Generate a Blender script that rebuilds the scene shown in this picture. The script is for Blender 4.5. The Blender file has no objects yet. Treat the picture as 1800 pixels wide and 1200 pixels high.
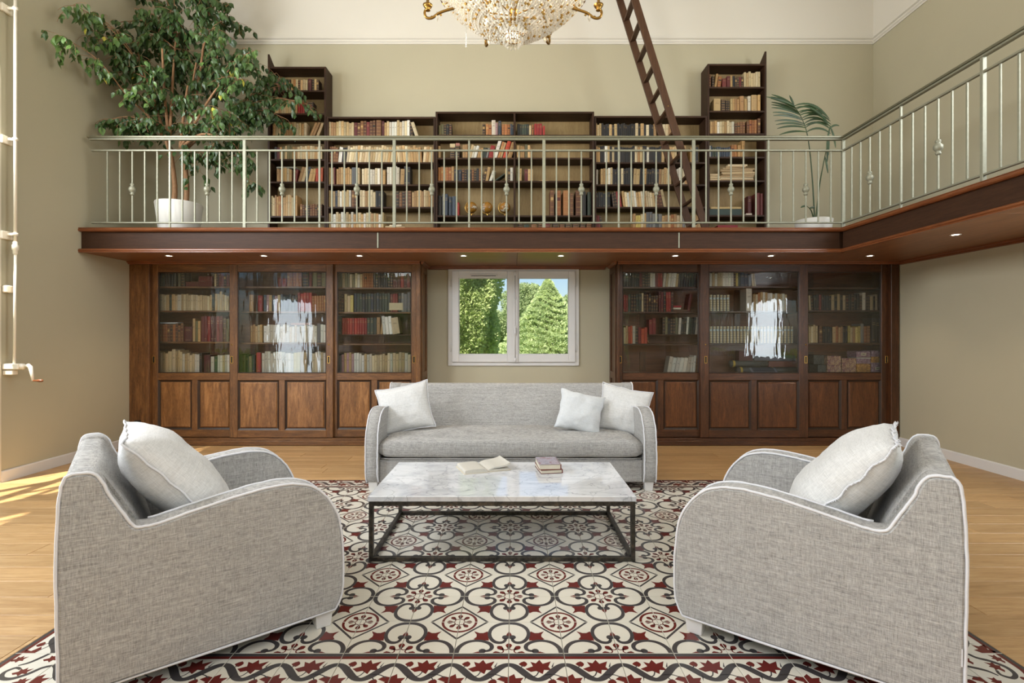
import bpy, bmesh, math, random
from mathutils import Vector, Matrix, noise
R = math.radians
SC = bpy.context.scene
COL = SC.collection
F, CX, CY, H = 883.0, 902.0, 590.0, 1.445      # focal length in px, principal point, eye height

# ---------------- camera, world, sun, area lights, exposure ----------------
cam = bpy.data.cameras.new('camera'); camo = bpy.data.objects.new('camera', cam); COL.objects.link(camo)
camo.location = (0, 0, H); camo.rotation_euler = (R(90), 0, 0)
cam.sensor_width = 36; cam.lens = 36*F/1800; cam.shift_x = -2/1800; cam.shift_y = -10/1800
cam.clip_start = .05; cam.clip_end = 500
SC.camera = camo
SC.view_settings.view_transform = 'Standard'; SC.view_settings.look = 'None'
SC.view_settings.gamma = 1; SC.view_settings.use_curve_mapping = False
SC.view_settings.exposure = 0.14
cy = SC.cycles
cy.use_denoising = True; cy.max_bounces = 8; cy.diffuse_bounces = 5; cy.glossy_bounces = 4
cy.transparent_max_bounces = 12; cy.transmission_bounces = 4; cy.sample_clamp_indirect = 4
cy.caustics_reflective = False; cy.caustics_refractive = False
W = bpy.data.worlds.new('sky'); SC.world = W; W.use_nodes = True
nt = W.node_tree; bg = nt.nodes['Background']
sky = nt.nodes.new('ShaderNodeTexSky'); sky.sky_type = 'NISHITA'; sky.sun_disc = False
sky.sun_elevation = R(50); sky.sun_rotation = R(-100); sky.air_density = 1.0; sky.dust_density = .6; sky.ozone_density = 2.5
nt.links.new(sky.outputs[0], bg.inputs[0]); bg.inputs[1].default_value = .155
def light(name, kind, loc, rot, energy, col=(1,1,1), size=1, size_y=None, **kw):
    l = bpy.data.lights.new(name, kind); o = bpy.data.objects.new(name, l); COL.objects.link(o)
    o.location = loc; o.rotation_euler = rot; l.energy = energy; l.color = col
    if kind == 'AREA':
        l.shape = 'RECTANGLE'; l.size = size; l.size_y = size_y or size
    if kind in ('POINT', 'SPOT'): l.shadow_soft_size = size
    for k, v in kw.items(): setattr(l, k, v)
    return o
sun = light('sun', 'SUN', (-20, 0, 30), (0, 0, 0), 12.0, (1, .92, .78))
sun.data.angle = R(.8)
sd = Vector((math.cos(R(74)), .42, -math.sin(R(74))))       # the way the sunlight travels
sun.rotation_euler = sd.to_track_quat('-Z', 'Y').to_euler()
# daylight through the windows of the side walls and of the wall behind the viewer
for nm, loc, rot, e, c, sx, sy in (
    ('daylight_left', (-5.12, 3.94, 4.0), (0, R(-84), 0), 165, (.95, .975, 1), 1.5, 1.5),
    ('daylight_left_near', (-5.12, 1.49, 4.0), (0, R(-84), 0), 165, (.95, .975, 1), 1.5, 1.5),
    ('daylight_right', (5.2, 2.6, 4.3), (0, R(84), 0), 215, (.96, .98, 1), 1.7, 3.4),
    ('daylight_left_low', (-5.14, 1.49, 1.25), (0, R(-90), 0), 85, (.80, .90, 1), 2.0, 1.8),
    ('daylight_right_low', (5.16, 2.95, 1.58), (0, R(90), 0), 40, (.85, .93, 1), 1.15, 1.1),
    ('daylight_front_high', (0, -2.95, 4.3), (R(66), 0, 0), 215, (.95, .975, 1), 8.0, 1.9)):
    light(nm, 'AREA', loc, rot, e, c, sx, sy)

# ---------------- helpers ----------------
def lin(c):
    return tuple(((x/255)/12.92 if x/255 <= .04045 else ((x/255+.055)/1.055)**2.4) for x in c[:3])
def PX(x, y, d): return ((x-CX)*d/F, d, H-(y-CY)*d/F)      # point of the room seen at photo pixel x, y at depth d
def XX(x, d): return (x-CX)*d/F
def ZZ(y, d): return H-(y-CY)*d/F
def tag(o, label=None, cat=None, group=None, kind=None):
    if label: o['label'] = label
    if cat: o['category'] = cat
    if group: o['group'] = group
    if kind: o['kind'] = kind
    return o
def empty(name, loc=(0,0,0), rz=0, **kw):
    o = bpy.data.objects.new(name, None); COL.objects.link(o); o.location = loc; o.rotation_euler = (0,0,rz)
    o.empty_display_size = .1; o['wl'] = list(loc)
    return tag(o, **kw)
def woff(parent):
    v = Vector((0,0,0))
    while parent is not None: v += parent.location; parent = parent.parent
    return v
class MB:
    def __init__(s): s.v=[]; s.f=[]; s.m=[]; s.c=[]; s.s=[]
    def add(s, vs, fs, mat=0, col=(1,1,1), smooth=False):
        n=len(s.v); s.v += [tuple(p) for p in vs]
        for f in fs: s.f.append(tuple(i+n for i in f)); s.m.append(mat); s.c.append(col); s.s.append(smooth)
        return s
    def box(s, x0,x1,y0,y1,z0,z1, mat=0, col=(1,1,1), ch=0, M=None):
        if x0>x1: x0,x1=x1,x0
        if y0>y1: y0,y1=y1,y0
        if z0>z1: z0,z1=z1,z0
        if ch <= 0:
            vs=[(x,y,z) for x in (x0,x1) for y in (y0,y1) for z in (z0,z1)]
            fs=[(0,1,3,2),(4,6,7,5),(0,4,5,1),(2,3,7,6),(0,2,6,4),(1,5,7,3)]
        else:
            ch=min(ch,(x1-x0)*.45,(y1-y0)*.45,(z1-z0)*.45)
            vs=[];idx={}
            lo=(x0,y0,z0);hi=(x1,y1,z1)
            for i in (0,1):
                for j in (0,1):
                    for k in (0,1):
                        c=[hi[a] if b else lo[a] for a,b in enumerate((i,j,k))]
                        for a in range(3):
                            p=[c[b] if b==a else c[b]+(-ch if (i,j,k)[b] else ch) for b in range(3)]
                            idx[(i,j,k,a)]=len(vs); vs.append(tuple(p))
            fs=[]
            for a in range(3):
                b,c=[q for q in range(3) if q!=a]
                for sd_ in (0,1):
                    def key(u,w):
                        t=[0,0,0];t[a]=sd_;t[b]=u;t[c]=w;return idx[(t[0],t[1],t[2],a)]
                    q=[key(0,0),key(1,0),key(1,1),key(0,1)]
                    fs.append(q)
            for a in range(3):
                b,c=[q for q in range(3) if q!=a]
                for u in (0,1):
                    for w in (0,1):
                        t0=[0,0,0];t0[b]=u;t0[c]=w;t1=t0[:];t1[a]=1
                        fs.append([idx[(*t0,b)],idx[(*t1,b)],idx[(*t1,c)],idx[(*t0,c)]])
            for i in (0,1):
                for j in (0,1):
                    for k in (0,1): fs.append([idx[(i,j,k,0)],idx[(i,j,k,1)],idx[(i,j,k,2)]])
            ctr=Vector(((x0+x1)/2,(y0+y1)/2,(z0+z1)/2)); g=[]
            for f in fs:
                P=[Vector(vs[i]) for i in f]; n=(P[1]-P[0]).cross(P[2]-P[0])
                m=sum(P,Vector())/len(P)-ctr
                g.append(f if n.dot(m)>0 else f[::-1])
            fs=g
        if M is not None: vs=[M@Vector(p) for p in vs]
        return s.add(vs,fs,mat,col)
    def tube(s, pts, r, n=8, mat=0, col=(1,1,1), closed=False, caps=True, smooth=True, flat=None):
        pts=[Vector(p) for p in pts]; N=len(pts)
        rr=r if isinstance(r,(list,tuple)) else [r]*N
        vs=[]; up=None
        for i,p in enumerate(pts):
            if closed: t=pts[(i+1)%N]-pts[i-1]
            else: t=pts[min(i+1,N-1)]-pts[max(i-1,0)]
            if t.length<1e-9: t=Vector((0,0,1))
            t.normalize()
            if up is None:
                up=Vector((0,0,1)) if abs(t.z)<.9 else Vector((1,0,0))
            a=up-t*up.dot(t)
            if a.length<1e-4: a=Vector((1,.3,0))-t*Vector((1,.3,0)).dot(t)
            a.normalize(); up=a; b=t.cross(a)
            for k in range(n):
                an=2*math.pi*(k+.5)/n; vs.append(p+(a*math.cos(an)+b*math.sin(an))*rr[i])
        fs=[]
        for i in range(N if closed else N-1):
            j=(i+1)%N
            for k in range(n):
                l=(k+1)%n; fs.append((i*n+k,i*n+l,j*n+l,j*n+k))
        if caps and not closed: fs.append(tuple(range(n))[::-1]); fs.append(tuple((N-1)*n+k for k in range(n)))
        return s.add(vs,fs,mat,col,smooth)
    def lathe(s, prof, c=(0,0,0), n=16, mat=0, col=(1,1,1), smooth=True, M=None):
        vs=[];fs=[]
        for r,z in prof:
            for k in range(n):
                a=2*math.pi*k/n; p=Vector((r*math.cos(a),r*math.sin(a),z))
                if M is not None: p=M@p
                vs.append(p+Vector(c))
        for i in range(len(prof)-1):
            for k in range(n):
                l=(k+1)%n; fs.append((i*n+k,i*n+l,(i+1)*n+l,(i+1)*n+k))
        if prof[0][0]>1e-5: fs.append(tuple(range(n))[::-1])
        if prof[-1][0]>1e-5: fs.append(tuple((len(prof)-1)*n+k for k in range(n)))
        return s.add(vs,fs,mat,col,smooth)
    def prism(s, poly, fn, a0, a1, mat=0, col=(1,1,1), smooth=False):
        """poly in 2D, fn(u,v,w) -> 3D point, swept from w=a0 to w=a1"""
        n=len(poly); vs=[fn(u,v,a0) for u,v in poly]+[fn(u,v,a1) for u,v in poly]
        s.add(vs,[(i,(i+1)%n,n+(i+1)%n,n+i) for i in range(n)],mat,col,smooth)
        m=len(s.v)-2*n
        for f in (tuple(range(m,m+n))[::-1],tuple(range(m+n,m+2*n))): s.f.append(f); s.m.append(mat); s.c.append(col); s.s.append(False)
        return s
    def build(s, name, mats, parent=None, world=True, fix=False, origin=None):
        if not isinstance(mats,(list,tuple)): mats=[mats]
        off=woff(parent) if (world and parent is not None) else Vector((0,0,0))
        if parent is None and world:
            if origin is None:
                xs=[p[0] for p in s.v]; ys=[p[1] for p in s.v]; zs=[p[2] for p in s.v]
                origin=((min(xs)+max(xs))/2,(min(ys)+max(ys))/2,min(zs))
            off=Vector(origin)
        me=bpy.data.meshes.new(name)
        me.from_pydata([(p[0]-off.x,p[1]-off.y,p[2]-off.z) for p in s.v],[],s.f)
        for m in mats: me.materials.append(m)
        me.polygons.foreach_set('material_index',s.m); me.polygons.foreach_set('use_smooth',s.s)
        if any(c!=(1,1,1) for c in s.c):
            ca=me.color_attributes.new('Col','FLOAT_COLOR','CORNER'); d=[]
            for f,c in zip(s.f,s.c): d += [c[0],c[1],c[2],1]*len(f)
            ca.data.foreach_set('color',d)
        if fix:
            b=bmesh.new(); b.from_mesh(me); bmesh.ops.recalc_face_normals(b,faces=b.faces); b.to_mesh(me); b.free()
        me.update()
        o=bpy.data.objects.new(name,me); COL.objects.link(o); o.parent=parent
        if parent is None and world: o.location=off
        return o
def put(name, mesh, parent=None, loc=(0,0,0), rot=(0,0,0), sc=(1,1,1)):
    o=bpy.data.objects.new(name,mesh); COL.objects.link(o); o.parent=parent; o.location=loc; o.rotation_euler=rot; o.scale=sc; return o
def catmull(P, k=6, closed=False):
    n=len(P); out=[]
    for i in range(n if closed else n-1):
        g=lambda j: P[j%n] if closed else P[max(0,min(n-1,j))]
        a,b,c,d=g(i-1),g(i),g(i+1),g(i+2)
        for q in range(k):
            t=q/k
            out.append(tuple(.5*((2*b[x])+(-a[x]+c[x])*t+(2*a[x]-5*b[x]+4*c[x]-d[x])*t*t+(-a[x]+3*b[x]-3*c[x]+d[x])*t**3) for x in range(len(b))))
    if not closed: out.append(tuple(P[-1]))
    return out
def bevel(o, w=.004, seg=2):
    m=o.modifiers.new('bevel','BEVEL'); m.width=w; m.segments=seg; m.limit_method='ANGLE'; m.angle_limit=R(40); return o

# ---------------- materials ----------------
class NT:
    def __init__(s, name):
        s.mat=bpy.data.materials.new(name); s.mat.use_nodes=True; s.t=s.mat.node_tree; s.b=s.t.nodes['Principled BSDF']
    def n(s, typ, **kw):
        nd=s.t.nodes.new('ShaderNode'+typ)
        for k,v in kw.items():
            if k.startswith('i_'):
                key=k[2:]; key=int(key) if key.isdigit() else key.replace('_',' ')
                nd.inputs[key].default_value=v
            else: setattr(nd,k,v)
        return nd
    def l(s,a,b): s.t.links.new(a,b)
    def coord(s, scale=(1,1,1), kind='Object', rnd=False):
        tc=s.n('TexCoord'); mp=s.n('Mapping'); mp.inputs['Scale'].default_value=scale
        src=tc.outputs[kind]
        if rnd:
            oi=s.n('ObjectInfo'); ad=s.n('VectorMath',operation='ADD'); mu=s.n('Math',operation='MULTIPLY'); mu.inputs[1].default_value=37.0
            s.l(oi.outputs['Random'],mu.inputs[0]); s.l(src,ad.inputs[0]); s.l(mu.outputs[0],ad.inputs[1]); src=ad.outputs[0]
        s.l(src,mp.inputs['Vector']); return mp.outputs[0]
    def noise(s, vec, scale=5, detail=4, rough=.55, dist=0):
        n=s.n('TexNoise'); n.inputs['Scale'].default_value=scale; n.inputs['Detail'].default_value=detail
        n.inputs['Roughness'].default_value=rough; n.inputs['Distortion'].default_value=dist; s.l(vec,n.inputs['Vector']); return n.outputs['Fac']
    def ramp(s, fac, stops):
        r=s.n('ValToRGB'); e=r.color_ramp.elements
        while len(e)<len(stops): e.new(.5)
        for el,(p,c) in zip(e,stops): el.position=p; el.color=(*lin(c),1)
        s.l(fac,r.inputs[0]); return r.outputs[0]
    def mix(s, fac, a, b, mode='MIX'):
        m=s.n('Mix',data_type='RGBA',blend_type=mode)
        for i,x in ((0,fac),(6,a),(7,b)):
            if hasattr(x,'is_linked'): s.l(x,m.inputs[i])
            elif i==0: m.inputs[0].default_value=x
            else: m.inputs[i].default_value=(*x,1)
        return m.outputs[2]
    def math(s, op, a, b=0, c=None):
        m=s.n('Math',operation=op)
        for i,x in enumerate((a,b)+((c,) if c is not None else ())):
            if hasattr(x,'is_linked'): s.l(x,m.inputs[i])
            else: m.inputs[i].default_value=x
        return m.outputs[0]
    def bump(s, h, strength=.3, dist=.002):
        b=s.n('Bump'); b.inputs['Strength'].default_value=strength; b.inputs['Distance'].default_value=dist
        s.l(h,b.inputs['Height']); s.l(b.outputs[0],s.b.inputs['Normal']); return s
    def set(s, **kw):
        for k,v in kw.items():
            k=k.replace('_',' ')
            if hasattr(v,'is_linked'): s.l(v,s.b.inputs[k])
            else: s.b.inputs[k].default_value=(*v,1) if isinstance(v,tuple) and len(v)==3 else v
        return s
def plain(name, c, rough=.5, metal=0, var=.06, sc=8, bump=.1, **kw):
    t=NT(name); f=t.noise(t.coord(),sc,5); a=lin(c)
    t.set(Base_Color=t.mix(f,tuple(x*(1-var) for x in a),tuple(min(1,x*(1+var)) for x in a)),Roughness=rough,Metallic=metal,**kw)
    if bump: t.bump(f,bump,.003)
    return t.mat
def wood(name, dark, mid, light_, axis='Z', rough=.45, stretch=14, sc=6, bump=.15, rnd=True, spec=.5, blotch=.5):
    t=NT(name); k=[stretch]*3; k['XYZ'.index(axis)]=1
    v=t.coord(tuple(k),rnd=rnd); g=t.noise(v,sc*.5,6,.62,1.2); fine=t.noise(v,sc*5,3,.6)
    c=t.ramp(g,[(.25,dark),(.5,mid),(.75,light_)])
    k2=[3.4]*3; k2['XYZ'.index(axis)]=1
    bl=t.noise(t.coord(tuple(k2),rnd=rnd),1.5,5,.65)
    c=t.mix(t.math('MULTIPLY',t.ramp(bl,[(.40,(255,255,255)),(.62,(0,0,0))]),blotch),c,lin(dark))
    c=t.mix(.22,c,t.ramp(fine,[(.35,dark),(.65,light_)]))
    t.set(Base_Color=c,Roughness=rough,Specular_IOR_Level=spec).bump(fine,bump,.002)
    return t.mat
def glassy(name, tint=(1,1,1), ior=1.5, refl=1.0):
    t=NT(name); t.t.nodes.remove(t.b); out=t.t.nodes['Material Output']
    tr=t.n('BsdfTransparent'); tr.inputs[0].default_value=(*tint,1); gl=t.n('BsdfGlossy'); gl.inputs['Roughness'].default_value=0.0
    fr=t.n('Fresnel'); fr.inputs[0].default_value=ior; mx=t.n('MixShader')
    t.l(t.math('MULTIPLY',fr.outputs[0],refl),mx.inputs[0]); t.l(tr.outputs[0],mx.inputs[1]); t.l(gl.outputs[0],mx.inputs[2]); t.l(mx.outputs[0],out.inputs[0])
    return t
M={}
M['paint']=plain('sage_paint',(180,173,149),.75,var=.03,sc=3,bump=.05)
M['white']=plain('white_wall_paint',(218,213,203),.7,var=.015,sc=3,bump=.03)
M['gloss']=plain('white_gloss_paint',(214,212,210),.35,var=.02,sc=6,bump=.03)
M['reveal']=plain('cream_reveal_paint',(214,206,190),.6,var=.02)
M['soffit']=wood('soffit_veneer',(94,58,32),(126,80,46),(150,100,60),'X',.42,10,4,.05,blotch=.15)
M['fascia']=wood('fascia_board',(46,29,20),(60,39,26),(74,49,33),'X',.5,14,6,.1,blotch=.1,spec=.2)
M['trimwood']=wood('reddish_molding',(84,44,22),(116,64,34),(140,84,46),'X',.32,12,6,.08,blotch=.2)
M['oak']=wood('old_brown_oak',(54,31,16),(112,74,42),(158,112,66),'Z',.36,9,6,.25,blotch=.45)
M['oakh']=wood('old_brown_oak_rail',(54,31,16),(112,74,42),(156,110,64),'X',.36,9,6,.25,blotch=.4)
M['oakdark']=wood('dark_oak_moulding',(30,18,11),(48,31,19),(68,45,28),'Z',.4,9,6,.2,blotch=.3)  # the dark wood of the glazing beads and panel mouldings
M['oakpanel']=wood('oak_raised_panel',(72,42,20),(134,90,50),(182,132,82),'Z',.34,7,5,.3,blotch=.45)
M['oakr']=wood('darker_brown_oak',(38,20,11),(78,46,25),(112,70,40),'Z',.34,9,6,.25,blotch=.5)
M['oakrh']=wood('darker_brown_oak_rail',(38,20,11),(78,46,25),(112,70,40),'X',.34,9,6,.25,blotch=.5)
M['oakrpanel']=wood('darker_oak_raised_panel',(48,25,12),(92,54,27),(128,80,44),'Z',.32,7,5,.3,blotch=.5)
M['shelfwood']=wood('dark_walnut_shelf',(34,21,14),(56,36,23),(76,50,33),'X',.5,12,6,.1,blotch=.2,spec=.25)
M['shelfside']=wood('dark_walnut_side',(34,21,14),(54,35,23),(72,47,31),'Z',.5,12,6,.1,blotch=.2,spec=.25)
M['plywood']=wood('aged_plywood_back',(126,102,64),(150,126,84),(168,145,102),'Z',.6,5,3,.05,blotch=.15)
M['innerwood']=wood('cabinet_inside',(72,42,26),(104,64,40),(128,84,54),'X',.5,8,4,.1,blotch=.2)
M['ladder']=wood('dark_brown_ladder',(56,37,24),(76,51,34),(92,64,44),'Z',.5,14,8,.1,blotch=.1,spec=.25)
M['rail']=plain('grey_green_metal',(142,142,124),.5,.3,.15,40,.35)
M['railtop']=plain('olive_grey_handrail',(112,110,90),.4,.4,.08,30,.2)
M['brass']=plain('old_brass',(196,156,84),.3,1,.1,20,.1)
M['gilt']=plain('gilt_bronze',(150,116,60),.34,1,.15,40,.3)
M['iron']=plain('dark_iron',(40,36,34),.5,.6,.2,30,.2)
M['pipe']=plain('white_enamel',(236,228,212),.35,0,.03,20,.05)
M['pot']=plain('white_plastic',(226,224,218),.4,0,.02,5,.02)
M['soil']=plain('dark_soil',(52,38,28),.9,0,.4,60,.6)
M['black']=plain('black_plastic',(24,24,26),.4,0,.1,10,.02)
M['paper']=plain('old_paper',(204,196,178),.8,0,.06,30,.1)
M['pages']=plain('book_pages',(196,192,182),.8,0,.05,60,.1)
M['grout']=plain('grey_grout',(146,138,124),.8,0,.08,60,.1)
M['cream_t']=plain('cream_cement',(212,207,194),.17,0,.04,9,.03)
M['char_t']=plain('charcoal_cement',(66,63,64),.18,0,.12,16,.03)
M['red_t']=plain('oxblood_cement',(98,38,34),.18,0,.12,16,.03)
M['glass']=glassy('clear_glass',(.97,.985,.975),1.5,1.0).mat
M['wglass']=glassy('window_glass',(.98,.99,.99),1.45,.6).mat
M['crystal']=NT('cut_crystal').set(Base_Color=(.98,.93,.82),Roughness=.05,IOR=1.7,Transmission_Weight=.35,Specular_IOR_Level=1.0,Metallic=.0).mat
t=NT('oak_floorboard'); oi=t.n('ObjectInfo'); v=t.coord((1,13,13),rnd=True); g=t.noise(v,1.6,7,.62,1.6); fi=t.noise(v,14,3,.6)
c=t.ramp(g,[(.25,(150,112,68)),(.5,(180,143,96)),(.75,(200,167,122))])
c=t.mix(.16,c,t.ramp(fi,[(.35,(130,94,56)),(.65,(206,174,128))]))
hs=t.n('HueSaturation'); t.l(c,hs.inputs['Color']); t.l(t.math('MULTIPLY_ADD',oi.outputs['Random'],.26,.87),hs.inputs['Value'])
t.set(Base_Color=hs.outputs[0],Roughness=.40).bump(fi,.12,.001); M['floor']=t.mat
def fabric(name, a, b, fq=330):
    t=NT(name); h=t.noise(t.coord((30,30,fq*1.5)),1,2,.6); v=t.noise(t.coord((fq,fq,34)),1,2,.6)
    s2=t.noise(t.coord((4,4,90)),1,3,.6); v2=t.noise(t.coord((110,110,6)),1,3,.6)
    f=t.math('ADD',t.math('MULTIPLY',h,.36),t.math('MULTIPLY',v,.32))
    f=t.math('ADD',f,t.math('ADD',t.math('MULTIPLY',s2,.18),t.math('MULTIPLY',v2,.14)))
    wr=t.noise(t.coord((1,1,1)),3.2,3,.55,.6)
    t.set(Base_Color=t.ramp(f,[(.36,a),(.64,b)]),Roughness=.9,Sheen_Weight=.1,Specular_IOR_Level=.2)
    hh=t.math('ADD',t.math('MULTIPLY',f,.10),wr); t.bump(hh,.45,.02); return t.mat
M['linen']=fabric('grey_linen_weave',(114,113,111),(192,190,187))
M['linenw']=fabric('pale_linen_weave',(186,186,185),(222,222,221))
M['cotton']=fabric('smooth_pale_cotton',(196,199,201),(214,217,220),200)
M['piping']=plain('white_piping',(212,213,218),.8,0,.05,80,.2)
t=NT('white_veined_marble'); w=t.coord((1,1.6,1)); wn=t.n('TexNoise'); wn.inputs['Scale'].default_value=2.6; wn.inputs['Detail'].default_value=5; t.l(w,wn.inputs['Vector'])
av=t.n('VectorMath',operation='MULTIPLY_ADD'); t.l(wn.outputs['Color'],av.inputs[0]); av.inputs[1].default_value=(.55,.55,.55); t.l(w,av.inputs[2])
vo=t.n('TexVoronoi',feature='DISTANCE_TO_EDGE'); vo.inputs['Scale'].default_value=5.0; t.l(av.outputs[0],vo.inputs['Vector'])
vn=t.ramp(vo.outputs['Distance'],[(0,(255,255,255)),(.03,(0,0,0))])
cl=t.noise(w,2.2,7,.7,1.4); cloud=t.ramp(cl,[(.3,(172,175,182)),(.55,(214,216,220))])
msk=t.noise(w,5,3,.6)
t.set(Base_Color=t.mix(t.math('MULTIPLY',vn,t.math('MULTIPLY',msk,.85)),cloud,lin((84,90,102))),Roughness=.06,IOR=2.1); M['marble']=t.mat
t=NT('raw_steel'); g=t.noise(t.coord(),26,6,.7); t.set(Base_Color=t.ramp(g,[(.3,(44,43,42)),(.55,(84,80,74)),(.75,(120,102,84))]),Roughness=.38,Metallic=.75).bump(g,.2,.002); M['steel']=t.mat
t=NT('bookcloth'); at=t.n('Attribute',attribute_name='Col'); g=t.noise(t.coord((20,20,20)),3,4); t.set(Base_Color=t.mix(t.math('MULTIPLY',g,.35),at.outputs['Color'],(.02,.015,.01)),Roughness=.55).bump(g,.15,.001); M['book']=t.mat
def marbled(name,a,b,c2):
    t=NT(name); n1=t.noise(t.coord((1,1,1)),16,3,.5,3.2); t.set(Base_Color=t.ramp(n1,[(.3,a),(.42,b),(.5,c2),(.58,a),(.7,b)]),Roughness=.5); return t.mat
M['mar_red']=marbled('marbled_maroon_paper',(112,40,58),(150,110,120),(224,196,150))
M['mar_lilac']=marbled('marbled_lilac_paper',(150,118,138),(186,166,180),(118,84,104))
M['mar_ochre']=marbled('marbled_ochre_paper',(190,134,62),(216,170,96),(120,80,50))
M['mar_dark']=marbled('marbled_dark_paper',(40,44,46),(60,68,66),(90,90,80))
def leafmat(name, a, b, tr=.25):
    t=NT(name); oi=t.n('ObjectInfo'); f=t.noise(t.coord(),9,3); f2=t.math('ADD',t.math('MULTIPLY',f,.6),t.math('MULTIPLY',oi.outputs['Random'],.4))
    t.set(Base_Color=t.ramp(f2,[(.25,a),(.7,b)]),Roughness=.42,Subsurface_Weight=0.0)
    t.b.inputs['Transmission Weight'].default_value=0
    return t.mat
M['leaf']=leafmat('ficus_leaf',(36,61,27),(88,118,56))
M['leafy']=leafmat('yellow_ficus_leaf',(170,170,60),(210,200,90))
M['palm']=leafmat('palm_leaf',(30,52,24),(62,92,44))
M['bark']=wood('light_bark',(112,80,54),(150,112,78),(178,140,104),'Z',.8,5,14,.4,blotch=.1)
def foliage(name,a,b):
    t=NT(name); f=t.noise(t.coord((1,1,1)),2.5,5,.7); c=t.ramp(f,[(.3,a),(.7,b)]); di=t.n('BsdfDiffuse'); tr=t.n('BsdfTranslucent'); mx=t.n('MixShader'); mx.inputs[0].default_value=.45; t.l(c,di.inputs[0]); t.l(c,tr.inputs[0]); t.l(di.outputs[0],mx.inputs[1]); t.l(tr.outputs[0],mx.inputs[2]); t.l(mx.outputs[0],t.t.nodes['Material Output'].inputs[0]); t.t.nodes.remove(t.b); return t.mat
M['cypress']=foliage('cypress_green',(150,170,110),(226,234,176))
M['cedar']=foliage('cedar_green',(150,172,120),(226,236,186))
M['pine']=foliage('far_pine_green',(140,160,120),(196,208,160))
M['grass']=foliage('lawn',(90,120,50),(130,150,80))
M['curtain']=plain('white_voile',(225,225,228),.9,0,.03,6,.1)
# ---------------- the room ----------------
XL, XR, YB, YF, ZC = -5.05, 5.09, 7.10, -3.0, 6.7
ZM, ZS = 2.70, 2.42                # mezzanine floor, its soffit
YM, XM = 5.84, 3.82                # edge of the mezzanine, edge of its right wing
TH = .3
def struct(o): o['kind']='structure'; return o
def wall_x(mb, X0, X1, openings, y0, y1, z0, z1, arch=()):
    """wall slab between X0..X1 (thickness), spanning y,z with rectangular openings (ya,yb,za,zb) sorted by ya, may share columns"""
    ys=sorted({y0,y1,*[o[0] for o in openings],*[o[1] for o in openings]})
    for a,b in zip(ys,ys[1:]):
        m=(a+b)/2; hz=sorted([(o[2],o[3]) for o in openings if o[0]<m<o[1]]); z=z0
        for za,zb in hz+[(z1,z1)]:
            if za>z+1e-6: yield (a,b,z,za)
            z=zb
mb=MB()
mb.box(XL-TH,XR+TH,YF-TH,YB+TH,-.2,-.021)
floor=struct(mb.build('floor',M['grout'],origin=(0,0,0)))
# back wall with the hole of the small window; sage below the picture moulding, white above
WX0,WX1,WZ0,WZ1=-.87,.88,1.07,2.37
ZP=5.61
mb=MB()
for a,b,c,d in wall_x(mb,0,0,[(WX0,WX1,WZ0,WZ1)],XL-TH,XR+TH,-.02,ZP): mb.box(a,b,YB,YB+TH,c,d)
mb.box(XL-TH,XR+TH,YB,YB+TH,ZP,ZC,mat=1)
wall_back=struct(mb.build('wall_back',[M['paint'],M['white']]))
# right wall: windows under and over the wing, all nearer than the photo shows
mb=MB(); RO=[(2.4,4.3,.95,2.2),(-.6,1.3,.95,2.2),(2.4,4.3,3.3,5.3),(-.6,1.3,3.3,5.3)]
for a,b,c,d in wall_x(mb,0,0,RO,YF,YB,-.02,ZP): mb.box(XR,XR+TH,a,b,c,d)
mb.box(XR,XR+TH,YF,YB,ZP,ZC,mat=1)
wall_right=struct(mb.build('wall_right',[M['paint'],M['white']]))
# left wall: two tall arched openings
mb=MB(); LO=[(2.95,4.94,-.02,4.95),(.5,2.49,-.02,4.95)]
for a,b,c,d in wall_x(mb,0,0,LO,YF,YB,-.02,ZC): mb.box(XL-TH,XL,a,b,c,d)
for o in LO:
    yc=(o[0]+o[1])/2; r=(o[1]-o[0])/2; zs=4.95-r; N=20
    for k in range(N):
        a0=math.pi*k/N; a1=math.pi*(k+1)/N
        p=[(yc+r*math.cos(a0),zs+r*math.sin(a0)),(yc+r*math.cos(a1),zs+r*math.sin(a1)),(yc+r*math.cos(a1),4.95),(yc+r*math.cos(a0),4.95)]
        mb.prism(p,lambda u,v,w:(w,u,v),XL-TH,XL)
wall_left=struct(mb.build('wall_left',[M['paint']]))
# wall behind the viewer
mb=MB(); FO=[(-4.2,-1.8,0.0,2.4),(-.9,.9,0.0,2.4),(1.8,3.6,0.0,2.4),(-4.2,-1.8,3.2,5.3),(-.9,.9,3.2,5.3),(1.8,3.6,3.2,5.3)]
for a,b,c,d in wall_x(mb,0,0,FO,XL,XR,-.02,ZC): mb.box(a,b,YF-TH,YF,c,d)
wall_front=struct(mb.build('wall_front',[M['paint']]))
mb=MB(); mb.box(XL-TH,XR+TH,YF-TH,YB+TH,ZC,ZC+.2); ceiling=struct(mb.build('ceiling',[M['white']]))
# picture moulding
for nm,ax in (('trim_1','b'),('trim_2','r')):
    mb=MB(); prof=[(0,-.05),(.012,-.05),(.016,-.035),(.03,-.02),(.03,.0),(.05,.012),(.05,.03),(0,.03)]
    if ax=='b': mb.prism(prof,lambda u,v,w:(w,YB-u,ZP+v),XL,XR)
    else: mb.prism(prof,lambda u,v,w:(XR-u,w,ZP+v),YF,YB)
    struct(mb.build(nm,M['white'],fix=True))
# baseboards
def baseboard(nm, fn, a, b):
    mb=MB(); mb.prism([(0,0),(.018,0),(.018,.10),(.012,.112),(0,.112)],fn,a,b); struct(mb.build(nm,M['gloss'],fix=True))
baseboard('baseboard_left',lambda u,v,w:(XL+u,w,v),4.945,YB)
baseboard('baseboard_right',lambda u,v,w:(XR-u,w,v),YF,YB)
baseboard('baseboard_back',lambda u,v,w:(w,YB-u,v),-1.15,1.3)

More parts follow.
